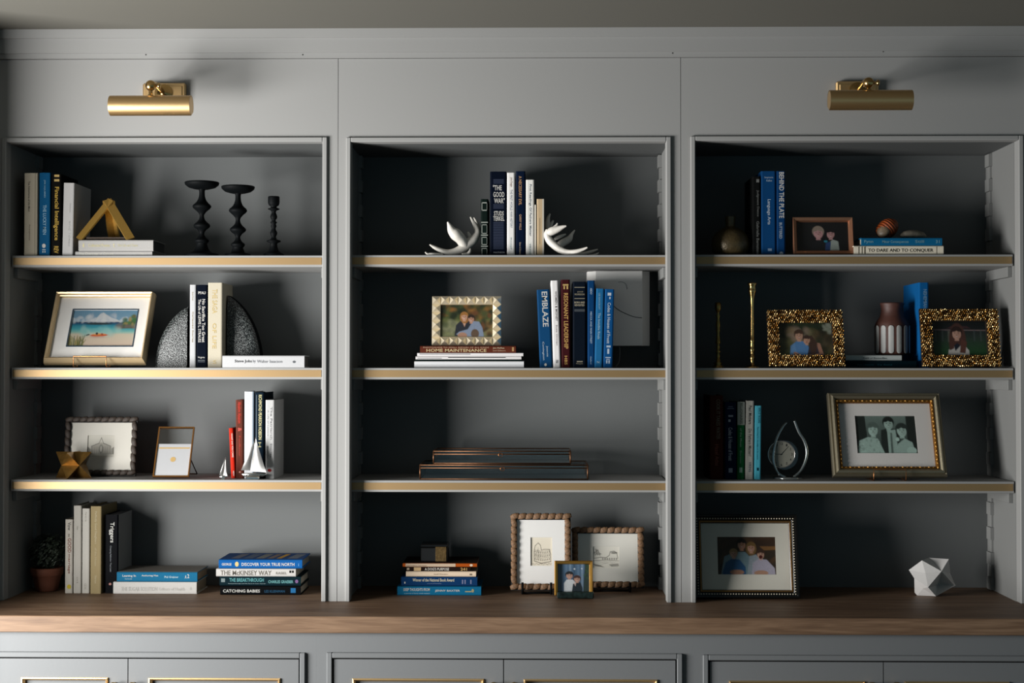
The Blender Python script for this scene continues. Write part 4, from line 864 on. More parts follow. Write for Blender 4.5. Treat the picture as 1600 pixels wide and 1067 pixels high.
# copper frame (right, top shelf)
ln = R(10)
rt, W, H = frame_root('framed_picture', 1240, 1334, 398, 340.5, .075, ln, 'copper frame with a dark photo of two close faces', zof('R', 1), .0005, 0, 'framed pictures on the shelves')
fw = .0125; mb = MB(); mb.mould(W, H, [(0, .008), (0, -.009), (.0015, -.011), (fw-.003, -.008), (fw, -.002), (fw, .004)]); obj('frame', mb, M('a8775c', .38, .9, bump=.2, scale=90, name='copper_frame'), rt)
picture(rt, W, H, (-W/2+fw, fw, W/2-fw, H-fw), None, pic_twofaces(), lean=ln)

# two gold nugget frames (right, second shelf)
def nugget_frame(px0, px1, pyt, Y, ln, label, pic, op, sx=0.):
    rt, W, H = frame_root('framed_picture', px0, px1, 575, pyt, Y, ln, label, zof('R', 2), .0008, 0, 'framed pictures on the shelves')
    op = at_frac(W, H, *op); mb = MB(); mb.ring((-W/2+.002, .002, W/2-.002, H-.002), op, -.004, .009); obj('frame', mb, M('2c1a0a', .6, .3, name='dark_gilt_base'), rt)
    rg = random.Random(int(px0)); mb = MB(); p = .0062
    zz = p*.5; row = 0
    while zz < H-.001:
        xx = -W/2+p*.4+(p/2 if row % 2 else 0)
        while xx < W/2-.001:
            if not (op[0]-.0005 < xx < op[2]+.0005 and op[1]-.0005 < zz < op[3]+.0005):
                cx, cz = xx+rg.uniform(-.0007, .0007), zz+rg.uniform(-.0007, .0007); a, b_ = p*rg.uniform(.26, .40), p*rg.uniform(.42, .62); yb = -.004; yt = -.008-rg.uniform(0, .005); mb.cur = rg.choice((0, 0, 0, 1, 1, 2))
                ox, oz = rg.uniform(-.4, .4)*a, rg.uniform(-.4, .4)*b_
                q = [(cx+a*math.cos(k*math.pi/3+.5), yb, cz+b_*math.sin(k*math.pi/3+.5)) for k in range(6)]
                tt = [(cx+ox+a*.5*math.cos(k*math.pi/3+.5), yt+rg.uniform(-.0008, .0008), cz+oz+b_*.5*math.sin(k*math.pi/3+.5)) for k in range(6)]
                mb.add(q+tt+[(cx+ox, yt-.0008, cz+oz)], [(k, (k+1) % 6, 6+(k+1) % 6, 6+k) for k in range(6)]+[(6+k, 6+(k+1) % 6, 12) for k in range(6)])
            xx += p
        zz += p*.92; row += 1
    obj('gold_nuggets', mb, [NUG, NUG2, NUG3], rt, kind='stuff', label='small shiny gold nuggets covering the frame')
    picture(rt, W, H, op, None, pic, y=.001, lean=ln, sx=sx)
nugget_frame(1200.5, 1321.5, 485.5, .06, R(15), 'gold nugget frame with a boy in blue and a girl', pic_boygirl(), (.155, .845, .19, .785))
nugget_frame(1440.5, 1564.5, 481.5, .055, R(12), 'gold nugget frame with a long-haired girl, at the far right', pic_girl(), (.155, .84, .20, .775), .05)

# large gilt wedding-party frame on a wire easel (right, third shelf)
ln = R(21)
rt, W, H = frame_root('framed_picture', 1301, 1479, 745, 615.5, .075, ln, 'large pewter gilt frame with a green-toned photo of three people', zof('R', 3), .006, 0, 'framed pictures on the shelves')
fw = .030; mb = MB(); mb.mould(W, H, [(0, .010), (0, -.008), (.004, -.014), (.007, -.012), (.0085, -.016), (.014, -.019), (.019, -.015), (.0205, -.009), (.022, -.009)]); obj('frame', mb, OLDGILT, rt)
mb = MB(); mb.mould(W, H, [(.0218, .002), (.0218, -.011), (.024, -.0125), (.027, -.0115), (fw, -.006), (fw, .004)]); obj('carved_liner', mb, M('7d531f', .4, .9, bump=.6, scale=260), rt, label='dark gilt carved inner liner')
rg = random.Random(4); mb = MB()
def leafbump(x, z, ang, s):
    ca, sa = math.cos(ang), math.sin(ang); pts = [(-1, 0), (-.3, .45), (.5, .4), (1, 0), (.5, -.4), (-.3, -.45)]
    mb.add([(x+(u*ca-v*sa)*s, -.0118, z+(u*sa+v*ca)*s) for u, v in pts]+[(x, -.0148, z)], [(k, (k+1) % 6, 6) for k in range(6)])
q = .026
for side in range(4):
    Ls = (W if side % 2 == 0 else H)-2*q; n = int(Ls/.0125)
    for i in range(n+1):
        t = Ls*(i/n-.5)
        x, z, a = (t, q, .35) if side == 0 else (W/2-q, H/2+t, 1.9) if side == 1 else (t, H-q, .35) if side == 2 else (-W/2+q, H/2+t, 1.9)
        leafbump(x, z, a*(1 if i % 2 else -1), .0046)
obj('carved_leaves', mb, GILT, rt, kind='stuff', label='row of small gilt carved leaves')
picture(rt, W, H, (-W/2+fw, fw, W/2-fw, H-fw), at_frac(W, H, .235, .77, .285, .735), pic_wedding(), 'd9d5d0', easel=False)
brass_easel(1362, 1412, 752, 733.5, .075, zof('R', 3), ln, 'thin copper wire easel carrying the large pewter gilt frame', COPPER)

# black beaded family frame (right, worktop)
ln = R(13)
rt, W, H = frame_root('framed_picture', 1084, 1248.5, 932.5, 804.5, .06, ln, 'large black beaded frame with a family of four photo', ZC, .0005, 0, 'framed pictures on the shelves')
BLK = M('14120f', .3, .2, name='black_lacquer'); fw = .0245
mb = MB(); mb.mould(W, H, [(0, .010), (0, -.010), (.002, -.013), (.006, -.013), (.008, -.008), (.015, -.009), (.018, -.007), (fw, -.002), (fw, .004)]); obj('frame', mb, BLK, rt)
mb = MB(); mb.mould(W-.035, H-.035, [(0, -.0065), (.001, -.0095), (.004, -.0095), (.0055, -.004)])
for i, v in enumerate(mb.v): mb.v[i] = (v[0], v[1], v[2]+.0175)
obj('gilt_edge', mb, M('7d5a30', .4, .9), rt, label='thin old gold inner edge')
b = MB(); b.sph((0, 0, 0), .0019, 8); beadm = b.mesh('bead', M('d8ccb4', .4, .0, k=.8, name='pale_bead'))
e = .0118
for side in range(4):
    Ls = (W if side % 2 == 0 else H)-2*e; n = int(Ls/.0076)
    for i in range(n):
        t = Ls*(i/n-.5); loc = (t, -.0092, e) if side == 0 else (W/2-e, -.0092, H/2+t) if side == 1 else (-t, -.0092, H-e) if side == 2 else (-W/2+e, -.0092, H/2-t)
        link('bead', beadm, rt, loc)
picture(rt, W, H, (-W/2+fw, fw, W/2-fw, H-fw), at_frac(W, H, .235, .79, .285, .735), pic_family(), 'd5d1c4', lean=ln)
# ---------------------------------------------------------------- ornaments
def px_prof(rows, Y, x0, z0):        # [(half width px, y px)] measured on the photo -> lathe profile about x0
    s = (X(900, Y)-X(800, Y))/100
    return [(hw*s, max(0, Z(py, Y, x0)-z0)) for hw, py in rows]
# brass open pyramid on the white books (left, top shelf)
Y = .10; s = (X(900, Y)-X(800, Y))/100; zb = ZST1+.0008
cx = X(169, Y); hb = (X(211.5, Y)-X(126, Y))/2; ht = Z(308.5, Y, 170)-zb
root = thing('pyramid_ornament', (cx, Y, zb), 'open brass pyramid ornament standing on two white books', 'ornament')
tips = [Vector((-hb, -.035, .004)), Vector((hb, -.035, .004)), Vector((0.004, .06, .004))]; ap = Vector((.002, 0, ht-.006))
def vbar(mb, a, b, wd, inward):      # an angle-section bar along a-b opening inward
    t = (b-a).normalized(); n = (inward-a); n = (n-t*n.dot(t)).normalized(); u = t.cross(n).normalized()
    prof = [(-wd, wd*.55), (0, -wd*.35), (wd, wd*.55), (wd*.82, wd*.75), (0, wd*.0), (-wd*.82, wd*.75)]
    vs = [p+u*x+n*y for p in (a, b) for x, y in prof]
    mb.add(vs, [(i, (i+1) % 6, 6+(i+1) % 6, 6+i) for i in range(6)]+[(5, 0, 1, 4), (1, 2, 3, 4), (11, 10, 7, 6), (10, 9, 8, 7)])
OLDBRASS = M('b08c46', .42, .75, bump=.3, scale=60, var=.35, stretch=(30, 30, 8), name='aged_brass_leaf')
cen = sum(tips, Vector())/3+Vector((0, 0, ht*.3))
for i in range(3): mb = MB(); vbar(mb, tips[i], ap, .0185, cen); obj('bar', mb, OLDBRASS, root)
for i in range(3): mb = MB(); vbar(mb, tips[i]*1., tips[(i+1) % 3]*1., .004, cen); obj('base_bar', mb, M('3d2c1c', .6, .5), root)

# three black candlesticks (left, top shelf)
def candle(name, xc, Y, rows, label, z0, m, base_label=None, cat='candlestick', group=None, seg=32, split=None, names=('cup', 'stem')):
    x0 = X(xc, Y); root = thing(name, (x0, Y, z0), label, cat, group)
    pr = px_prof(rows, Y, xc, z0); pr[-1] = (pr[-1][0], .0002)
    if split:
        a, b = pr[:split+1], pr[split:]
        mb = MB(); mb.lathe(a[::-1] if False else a, seg); obj(names[0], mb, m, root); mb = MB(); mb.lathe(b, seg); obj(names[1], mb, m, root)
    else: mb = MB(); mb.lathe(pr, seg); obj(names[1], mb, m, root)
    return root
def smoothrows(rows, n=4):           # Catmull-Rom through measured points
    o = []
    for i in range(len(rows)-1):
        p0, p1, p2, p3 = rows[max(0, i-1)], rows[i], rows[i+1], rows[min(len(rows)-1, i+2)]
        for k in range(n):
            t = k/n; o.append(tuple(.5*((2*b)+(-a+c)*t+(2*a-5*b+4*c-d)*t*t+(-a+3*b-3*c+d)*t**3) for a, b, c, d in zip(p0, p1, p2, p3)))
    return o+[rows[-1]]
G3 = 'black candlesticks on the left bookcase top shelf'
plate = [(0, 288), (20, 288), (24, 286), (26, 284.5), (27, 285.5), (26, 289), (21, 293), (12, 295.5), (5, 296)]
stemA = smoothrows([(5, 296), (4.3, 301), (5, 308), (8, 315), (14, 321), (13.5, 325), (8, 330), (4, 335), (4, 341), (7, 346), (12.5, 351), (12, 355), (7, 359), (4.2, 363), (4.2, 367), (6.5, 371), (11, 375), (10.5, 378), (8.5, 380)])
candle('candlestick', 314.5, .072, plate+stemA[1:]+[(8, 381), (10, 387), (12.5, 392), (18, 395.4), (25, 396.6), (26.5, 397.4), (26.5, 399)], 'tallest black plate-topped candlestick, leftmost of three', zof('L', 1), BLACKIRON, group=G3, split=8, names=('candle_plate', 'stem'))
plate2 = [(h*.97, y+6.5) for h, y in plate]; stemB = [(h*.98, y+6.3) for h, y in stemA]
candle('candlestick', 371, .072, plate2+stemB[1:]+[(8, 387), (9.5, 391), (11, 395), (14, 396), (20, 397), (20, 399)], 'middle black plate-topped candlestick, second tallest', zof('L', 1), BLACKIRON, group=G3, split=8, names=('candle_plate', 'stem'))
rows = [(0, 312), (7, 311), (7.6, 307), (8.6, 307), (9, 309), (9, 317), (8, 320.5), (4.5, 323), (5, 324.5), (9, 326), (9, 327.2), (4.5, 329), (3.2, 332), (4.4, 335), (5.6, 338.5), (4.6, 342), (3.2, 343.5), (3.2, 345.5), (5.4, 347.5), (3.4, 350), (4.6, 354), (3.2, 356), (3.4, 359), (5.6, 363), (5.4, 366), (3.4, 370), (5, 374), (11, 376), (11, 377.6), (5.5, 380), (6, 386), (8, 392), (12, 395), (16, 397), (16, 399)]
candle('candlestick', 427, .072, rows, 'short black turned candlestick with a cup, rightmost of three', zof('L', 1), BLACKIRON, group=G3, split=8, names=('candle_cup', 'stem'))

# shagreen bookends (left, second shelf)
def bookend(xc, rx, ry, side, Y, xe, label):
    x0 = X(xc, Y); z0 = zof('L', 2); s = (X(900, Y)-X(800, Y))/100; a, b = rx*s, ry*s; n = 26; d = .05
    root = thing('bookend', (x0, Y, z0+.0003), label, 'bookend', 'shagreen bookends on the left second shelf')
    cut = abs(X(xe, Y)-x0); tm = math.acos(cut/a); arc = [(side*a*math.cos(tm*i/n), b*math.sin(tm*i/n)) for i in range(n+1)]
    mb = MB(); vs = []; K = [(.0, 1.0), (-.006, .97), (-.011, .88), (-.014, .7), (-.016, .4), (-.0165, 0.02)]
    for yy, k in K: vs += [(side*cut+(x-side*cut)*k, yy, z*k) for x, z in arc]
    m = n+1; fs = [(r*m+i, r*m+i+1, (r+1)*m+i+1, (r+1)*m+i) for r in range(len(K)-1) for i in range(n)]
    mb.smooth = True; mb.add(vs, fs); obj('hide_face', mb, DOTS, root, label='black and white pebbled hide face')
    mb = MB(); mb.prism([(side*cut, 0)]+arc, .0, d, 'y'); obj('body', mb, BLACKIRON, root)
bookend(323, 81, 103, -1, .115, 294, 'left half-arch shagreen bookend, darker, left of the books')
bookend(323, 85, 123, 1, .152, 356, 'right half-arch shagreen bookend behind the lying white book')

# stellated brass ornament (left, third shelf)
Y = .098; s = (X(900, Y)-X(800, Y))/100; a = 41*s; z0 = zof('L', 3)
root = thing('star_ornament', (X(116, Y), Y, z0+.0006), 'dark aged brass star polyhedron in front of the woven frame', 'ornament')
mb = MB(); c = [Vector((x, y, z))*(a/2) for x in (-1, 1) for y in (-1, 1) for z in (-1, 1)]
octa = [Vector(p)*(a/2) for p in ((1,0,0),(-1,0,0),(0,1,0),(0,-1,0),(0,0,1),(0,0,-1))]
for v in c:
    e = [o for o in octa if (o-Vector((math.copysign(a/2, v.x), 0, 0))).length < 1e-6 or (o-Vector((0, math.copysign(a/2, v.y), 0))).length < 1e-6 or (o-Vector((0, 0, math.copysign(a/2, v.z)))).length < 1e-6]
    mb.add([v]+e, [(0, 1, 2), (0, 2, 3), (0, 3, 1)])
mb.v = [(x, y, z+a/2) for x, y, z in mb.v]
obj('star', mb, M('8f6d38', .28, .9, bump=.2, scale=50, var=.3, name='aged_brass_star'), root, rot=(0, 0, R(41)))

# silver sailboats (left, third shelf)
def sail(mb, pts, Y0, bulge, th=.0012):
    (a, b, c) = [Vector(p) for p in pts]; n = 8; vs = []; idx = {}
    for sd in (0, 1):
        for i in range(n+1):
            for j in range(n+1-i):
                u, v = i/n, j/n; p = a*(1-u-v)+b*u+c*v
                bl = bulge*27*u*v*(1-u-v)*.6
                idx[sd, i, j] = len(vs); vs.append((p.x, p.y-bl+sd*th, p.z))
    fs = []
    for sd in (0, 1):
        for i in range(n):
            for j in range(n-i):
                fs.append((idx[sd,i,j], idx[sd,i+1,j], idx[sd,i,j+1]))
                if j < n-i-1: fs.append((idx[sd,i+1,j], idx[sd,i+1,j+1], idx[sd,i,j+1]))
    mb.smooth = True; mb.add(vs, fs)
    ed = [(i, 0) for i in range(n+1)]+[(n-k, k) for k in range(1, n+1)]+[(0, n-k) for k in range(1, n+1)]
    mb.add([vs[idx[0, *e]] for e in ed]+[vs[idx[1, *e]] for e in ed], [(k, k+1, len(ed)+k+1, len(ed)+k) for k in range(len(ed)-1)])
SILV = M('b9b8b5', .4, .5, name='brushed_silver')
def boat(Y, xc, hull, sails, mast, label, yb):
    z0 = zof('L', 3); x0 = X(xc, Y); root = thing('sailboat_model', (x0, Y, z0), label, 'ornament', 'silver sailboats on the left third shelf')
    P = lambda px, py, dy=0: Vector((X(px, Y)-x0, dy, Z(py, Y, px)-z0))
    mb = MB(); l, r, t, b_ = hull; n = 14; vs = []
    for i in range(n+1):
        u = i/n; wd = .0105*math.sin(math.pi*min(1, .08+u*.86))**.8*(r-l)/40; p = P(l+(r-l)*u, t+(1.5*abs(u-.4)-1)); k = P(l+(r-l)*(.12+u*.72), b_)
        vs += [(p.x, -wd, p.z), (p.x, wd, p.z), (k.x, wd*.35, k.z), (k.x, -wd*.35, k.z)]
    mb.smooth = True; mb.add(vs, [(i*4+k, (i+1)*4+k, (i+1)*4+(k+1) % 4, i*4+(k+1) % 4) for i in range(n) for k in range(4)]+[(0, 1, 2, 3), (n*4+3, n*4+2, n*4+1, n*4)]); obj('hull', mb, CHROME, root)
    for nm, pts, bl in sails: mb = MB(); sail(mb, [P(*p) for p in pts], Y, bl); obj(nm, mb, SILV, root)
    mb = MB(); mb.tube([P(*mast[0]), P(*mast[1])], .0011, 6); obj('mast', mb, CHROME, root)
    c0 = P(*mast[1]); mb = MB(); w0 = .010*(r-l)/40; mb.bevbox((c0.x-w0*1.7, -w0*.6, c0.z-.003), (c0.x+w0*.7, w0*.6, c0.z+.004), .001); obj('cabin', mb, CHROME, root)
    mb = MB(); u0, u1 = P(l+(r-l)*.22, yb-1), P(l+(r-l)*.72, yb); mb.bevbox((u0.x, -.011*(r-l)/40, .0002), (u1.x, .011*(r-l)/40, P(0, b_-1).z), .002); obj('base', mb, CHROME, root)
boat(.06, 395, (376.5, 418.5, 740, 744.5), [('mainsail', [(399.5, 684, 0), (392, 736.5, .0), (417.5, 737.5, -.012)], .010), ('jib', [(398, 688, 0), (377.5, 734.5, -.004), (391, 735, .004)], .006)], [(399.3, 683), (398, 741)], 'larger silver sailboat with two sails before the books', 748.5)
boat(.055, 350, (343, 357, 744, 746.5), [('mainsail', [(352.6, 714.5, 0), (349.5, 743, 0), (356, 743.5, -.004)], .003), ('jib', [(352.2, 715, 0), (343.5, 742.5, -.003), (349, 743, .002)], .003)], [(352.5, 714.5), (351, 745)], 'tiny silver sailboat beside the slim red book', 748.5)

# potted plant (left, worktop)
Y = .19; xc = 75; x0 = X(xc, Y); s = (X(900, Y)-X(800, Y))/100
root = thing('potted_plant', (x0, Y, ZC), 'dark round topiary plant in a terracotta pot on the worktop', 'plant')
rows = [(0, 893), (20, 893), (21, 886), (24.5, 885), (25.5, 887), (24.8, 896), (23.6, 897.3), (22.4, 898.5), (19.5, 910), (17, 920.5), (15.5, 921.5), (0, 921.8)]
pr = px_prof(rows, Y, xc, ZC+Z(921.8, Y, xc)-ZC); mb = MB(); mb.lathe(pr, 32); obj('pot', mb, TERRA, root, loc=(0, 0, .0003))
hp = Z(890, Y, xc)-Z(921.8, Y, xc)
mb = MB(); mb.lathe([(0, hp-.004), (19.5*s, hp-.006)], 20); obj('soil', mb, M('1d1712', .95), root)
rg = random.Random(3); mb = MB(); cz = Z(861, Y, xc)-Z(921.8, Y, xc); rr = 28*s
for i in range(1500):
    z_ = rg.uniform(-1, 1); t = rg.uniform(0, 2*math.pi); q = math.sqrt(1-z_*z_); d = Vector((q*math.cos(t), q*math.sin(t), z_))
    p = Vector((0, 0, cz))+d*rr*rg.uniform(.55, 1.04)*(1+.1*math.sin(5*t)); p.z = max(p.z, hp-.002)
    n = (d+Vector((rg.uniform(-.8, .8), rg.uniform(-.8, .8), rg.uniform(-.5, .9)))).normalized(); u = n.orthogonal().normalized(); v = n.cross(u); L = rg.uniform(.004, .0075)
    mb.add([p-u*L, p+v*L*.45+n*.001, p+u*L, p-v*L*.45+n*.001], [(0, 1, 2, 3)])
obj('foliage', mb, LEAF, root, kind='stuff')
mb = MB(); mb.tube([(0, 0, hp-.01), (0.001, 0, cz)], .004, 8); obj('stem', mb, M('4a3626', .8), root)

# antler bookends (middle, top shelf)
BONE = M('dcd7ce', .5, bump=.25, scale=70, var=.10, k=.72, stretch=(1, 1, 1), name='antler_bone')
def spline(pts, n=7):
    o = []
    for i in range(len(pts)-1):
        p0, p1, p2, p3 = pts[max(0, i-1)], pts[i], pts[i+1], pts[min(len(pts)-1, i+2)]
        for k in range(n):
            t = k/n; o.append([.5*((2*b)+(-a+c)*t+(2*a-5*b+4*c-d)*t*t+(-a+3*b-3*c+d)*t**3) for a, b, c, d in zip(p0, p1, p2, p3)])
    return o+[list(pts[-1])]
def antler(origin_px, Y, parts, label):
    z0 = zof('M', 1); x0 = X(origin_px, Y); root = thing('antler_bookend', (x0, Y, z0), label, 'bookend', 'antler bookends on the middle top shelf')
    for nm, pts in parts:             # points: px, py, depth offset, radius px
        sp = spline(pts); P = []; rad = []
        for px, py, dy, r in sp:
            yy = Y+dy; q = at(px, py, yy); r_ = max(.0008, r*.00187); P.append((q.x-x0, dy, max(r_+.0004, q.z-z0))); rad.append(r_)
        mb = MB(); mb.tube(P, rad, 12); obj(nm, mb, BONE, root)
antler(725, .075, [
    ('beam', [(671.5, 382, -.02, 1.0), (678, 386, -.015, 2.6), (688, 391, -.01, 3.6), (700, 394.5, 0, 4.8), (712, 393, .01, 6.2), (722, 388.5, .018, 7.5), (731, 381, .025, 8.5), (740, 374, .03, 7.4), (746, 364, .035, 5.0), (743.5, 354, .04, 4.2), (739, 346, .042, 2.6), (735, 339, .045, 1.1)]),
    ('palm_tine', [(726, 385, .02, 7.5), (720, 374, .01, 8.5), (712, 366, .0, 9.5), (706, 360, -.005, 7), (702, 352, -.01, 3.6), (699.5, 346.5, -.012, 1.2)]),
    ('tine', [(746, 366, .035, 4.2), (747.5, 356, .05, 3.4), (744.5, 347, .06, 2.2), (740.5, 340, .065, 1.0)]),
    ('tine', [(736, 372, .03, 3.6), (732.5, 366, .03, 2.6), (731, 362, .03, 1.4)]),
    ('tine', [(664.5, 394, -.035, 1.0), (669, 397, -.03, 1.8), (678, 399, -.025, 2.0), (692, 399, -.01, 1.6)]),
    ('tine', [(722, 399, -.01, 1.8), (730, 397, 0, 2.6), (734, 393, .0, 2.2), (735, 388.5, .005, 1.0)])], 'pale antler bookend left of the row of books')
antler(885, .07, [
    ('beam', [(918, 386.5, -.03, 1.2), (911, 389.5, -.025, 2.4), (899, 393, -.02, 3.4), (887, 394, -.01, 4.4), (877, 391, 0, 5.4), (867, 384, .005, 6.0), (859, 376, .01, 6.0), (855, 367, .01, 5.4), (858, 361, .01, 5.8)]),
    ('palm_tine', [(856.5, 364, .01, 6), (864, 360.5, .005, 6.6), (873, 357.5, 0, 5.0), (880, 354.5, -.005, 2.8), (885, 353, -.008, 1.2)]),
    ('tine', [(863, 360, .005, 5), (868, 355, .005, 3.6), (870.5, 350.5, .005, 1.6), (870.8, 348.5, .005, .8)]),
    ('rear_tine', [(855, 362, .05, 2.6), (855.5, 350, .055, 4.0), (856.5, 341, .06, 2.8), (859.5, 334, .062, 1.2)]),
    ('rear_tine', [(858, 358, .055, 2), (861, 351, .06, 2.8), (864.5, 344.5, .062, 1.2)]),
    ('rear_palm', [(872, 385, .04, 5.5), (880, 379, .05, 6.0), (889, 373.5, .06, 5.2), (893.5, 366, .062, 2.6), (898, 359.5, .065, 1.0)]),
    ('rear_tine', [(866, 374, .045, 2.2), (874, 370, .05, 2.8), (884, 365.8, .055, 1.2)]),
    ('rear_tine', [(895, 398, .02, 1.6), (912, 396, .025, 2.4), (924, 393, .03, 2.2), (934, 389.5, .03, .9)]),
    ('rear_tine', [(920, 399, .03, 1.4), (929, 398, .035, 1.6), (935.5, 395, .04, .8)])], 'pale antler bookend right of the row of books')

# wall-mounted white box with a cord (middle, second shelf)
Y0, Y1 = .225, YB-.0008; xa, xb = X(931, Y0), X(1003.5, Y0); za, zt_ = Z(540, Y0, 960), Z(423.5, Y0, 960)
root = thing('wall_box', ((xa+xb)/2, YB, za), 'white plastic wall box with chamfered sides behind the blue books', 'device')
cxm = (xa+xb)/2; mb = MB(); e0 = X(917.5, Y0+.03)-cxm; e1 = X(1014, Y0+.05)-cxm; h = zt_-za
mb.prism([(e0, Y1-YB), (e0, Y0-YB+.03), (xa-cxm, Y0-YB), (xb-cxm, Y0-YB), (e1, Y0-YB+.022), (e1, Y1-YB)], 0, h, 'z'); obj('housing', mb, M('d6d5d2', .5, bump=.04, scale=200, k=.8), root)
P = lambda px, py: (X(px, Y0)-cxm, Y0-YB-.0004, Z(py, Y0, px)-za)
mb = MB(); mb.tube(spline([P(955, 474), P(965, 483), P(978, 490), P(991, 495), P(1003, 496.5)]), .0011, 6); mb.tube(spline([P(966, 441), P(972, 440.5), P(978, 444), P(980, 452)]), .0006, 6); obj('seam', mb, M('55565a', .7), root, label='thin curved seam across the front')
mb = MB(); A = lambda px, py, y=.24: (X(px, y)-cxm, y-YB, Z(py, y, px)-za); mb.tube(spline([A(967.5, 539), A(968.5, 548), A(968, 558), A(966.5, 567), A(962, 573.2)]), .0016, 8); obj('cord', mb, M('9a9a98', .5), root)

# copper-edged glass boxes (middle, third shelf)
def glass_box(xa, xb, yt, yb, Y, dep, z0, label):
    a, b = X(xa, Y), X(xb, Y); s = (X(900, Y)-X(800, Y))/100; h = (yb-yt)*s; cx = (a+b)/2; w_ = (b-a)/2; r = .0021
    root = thing('glass_box', (cx, Y+dep/2, z0), label, 'box', 'copper-edged glass boxes on the middle third shelf')
    d = dep/2; mb = MB()
    lid = .0105
    for z in (r, h-lid, h-r):
        for sy in (-d+r, d-r): mb.tube([(-w_+r, sy, z), (w_-r, sy, z)], r, 6)
        for sx in (-w_+r, w_-r): mb.tube([(sx, -d+r, z), (sx, d-r, z)], r, 6)
    for sx in (-w_+r, w_-r):
        for sy in (-d+r, d-r): mb.tube([(sx, sy, r), (sx, sy, h-r)], r*1.25, 6)
    obj('copper_edges', mb, M('5e412d', .45, .9, bump=.3, scale=120, name='copper_foil'), root)
    for nm, A_, B_ in (('glass_pane', (-w_+r, -d+r*.6, r), (w_-r, -d+r*1.2, h-r)), ('glass_pane', (-w_+r, d-r*1.2, r), (w_-r, d-r*.6, h-r)), ('glass_pane', (-w_+r*.6, -d+r, r), (-w_+r*1.2, d-r, h-r)), ('glass_pane', (w_-r*1.2, -d+r, r), (w_-r*.6, d-r, h-r)), ('glass_lid', (-w_+r, -d+r, h-r*1.3), (w_-r, d-r, h-r*.7))):
        mb = MB(); mb.box(A_, B_); obj(nm, mb, GLASS2, root)
    mb = MB(); mb.box((-w_+r*1.5, -d+r*1.5, r*.8), (w_-r*1.5, d-r*1.5, r*1.5)); obj('mirror_base', mb, M('a5a8a6', .35, .0), root, label='dark mirrored bottom')
    mb = MB(); n = 16; mb.tube([(.006*math.cos(2*math.pi*i/n)-.004, -d-.001, h-.0125+.006*math.sin(2*math.pi*i/n)) for i in range(n+1)], .0008, 6); obj('pull_ring', mb, COPPER, root)
    return z0+h
zz = glass_box(655.5, 919.5, 723.5, 747.5, .06, .2, zof('M', 3)+.0003, 'longer copper-edged glass box at the bottom of the pair')
glass_box(676.5, 892.5, 702, 723, .07, .16, zz+.0004, 'shorter copper-edged glass box stacked on the longer one')

# small dark box on the book stack (middle, worktop)
Y = .15; s = (X(900, Y)-X(800, Y))/100; xa = X(658, Y); L = 42*s; h = 27.5*s
root = thing('keepsake_box', (xa+L/2, Y, ZM4+.0006), 'small black box with an aged brass front on the book stack', 'box')
mb = MB(); mb.bevbox((-L/2, 0, 0), (L/2, .07, h*.8), .002); obj('body', mb, M('0e0d0d', .35), root)
mb = MB(); mb.bevbox((-L/2-.001, -.001, h*.81), (L/2+.001, .071, h), .003); obj('lid', mb, M('141312', .25), root)
mb = MB(); xf = X(681, Y)-xa-L/2; mb.bevbox((xf, -.004, .001), (X(698, Y)-xa-L/2, .003, h*.86), .001); obj('front_plaque', mb, M('5d4a2c', .45, .8, bump=.4, scale=120, var=.3), root, label='aged brass front plaque')

# olive bottle vase (right, top shelf)
Y = .10
rows = smoothrows([(8.5, 338.5), (8.2, 341), (7.6, 346), (7.6, 352), (8.6, 355), (14, 357.5), (21, 362), (26.5, 369), (29.5, 378), (29.5, 386), (27.5, 393), (24, 397.5)])
candle('bottle_vase', 1141.5, Y, [(0, 342), (6.5, 341.5), (7, 338.8)]+rows+[(0, 398)], 'squat olive-brown bottle vase on the right top shelf', zof('R', 1), M('6b5a3a', .38, .35, bump=.5, scale=160, var=.2, name='olive_glaze'), cat='vase', split=9, names=('neck', 'body'))

# orange shell and pale stone on the blue book (right, top shelf)
Y = .125; s = (X(900, Y)-X(800, Y))/100; zb = ZR1+.0006
root = thing('seashell', (X(1388, Y), Y, zb), 'ribbed orange seashell lying on the turquoise book', 'seashell')
mb = MB(); mb.smooth = True; prof = [(0.001, -.037), (.013, -.0345), (.020, -.030), (.0235, -.024), (.026, -.016), (.0275, -.008), (.028, .0), (.0265, .008), (.0235, .016), (.019, .023), (.0135, .029), (.006, .034), (.0005, .037)]
seg = 44; vs = []; n = len(prof); pf = smoothrows(prof, 4); n = len(pf)
for i in range(seg):
    a_ = 2*math.pi*i/seg
    for r_, h_ in pf: k = 1+.075*math.sin(h_*760+a_); vs.append((h_, r_*k*math.cos(a_), r_*k*math.sin(a_)*.92))
mb.add(vs, [(i*n+k, ((i+1) % seg)*n+k, ((i+1) % seg)*n+k+1, i*n+k+1) for i in range(seg) for k in range(n-1)])
obj('shell_body', mb, M('b5521c', .45, bump=.3, scale=90, var=.35, stretch=(3, 1, 1), name='orange_shell'), root, loc=(0, 0, .034), rot=(R(15), R(-38), R(18)))
mb = MB(); mb.smooth = True; mb.sph((0, 0, 0), .0195, 20, .6); obj('operculum', mb, M('8f7a62', .5, bump=.4, scale=70, var=.3), root, loc=(-.0175, -.0185, .0235), rot=(R(66), R(-12), R(-28)), label='rounded brown-grey opening of the shell')
root = thing('stone', (X(1427.5, Y), Y, zb), 'flat pale stone beside the orange seashell', 'stone')
mb = MB(); mb.smooth = True; seg = 28; vs = []
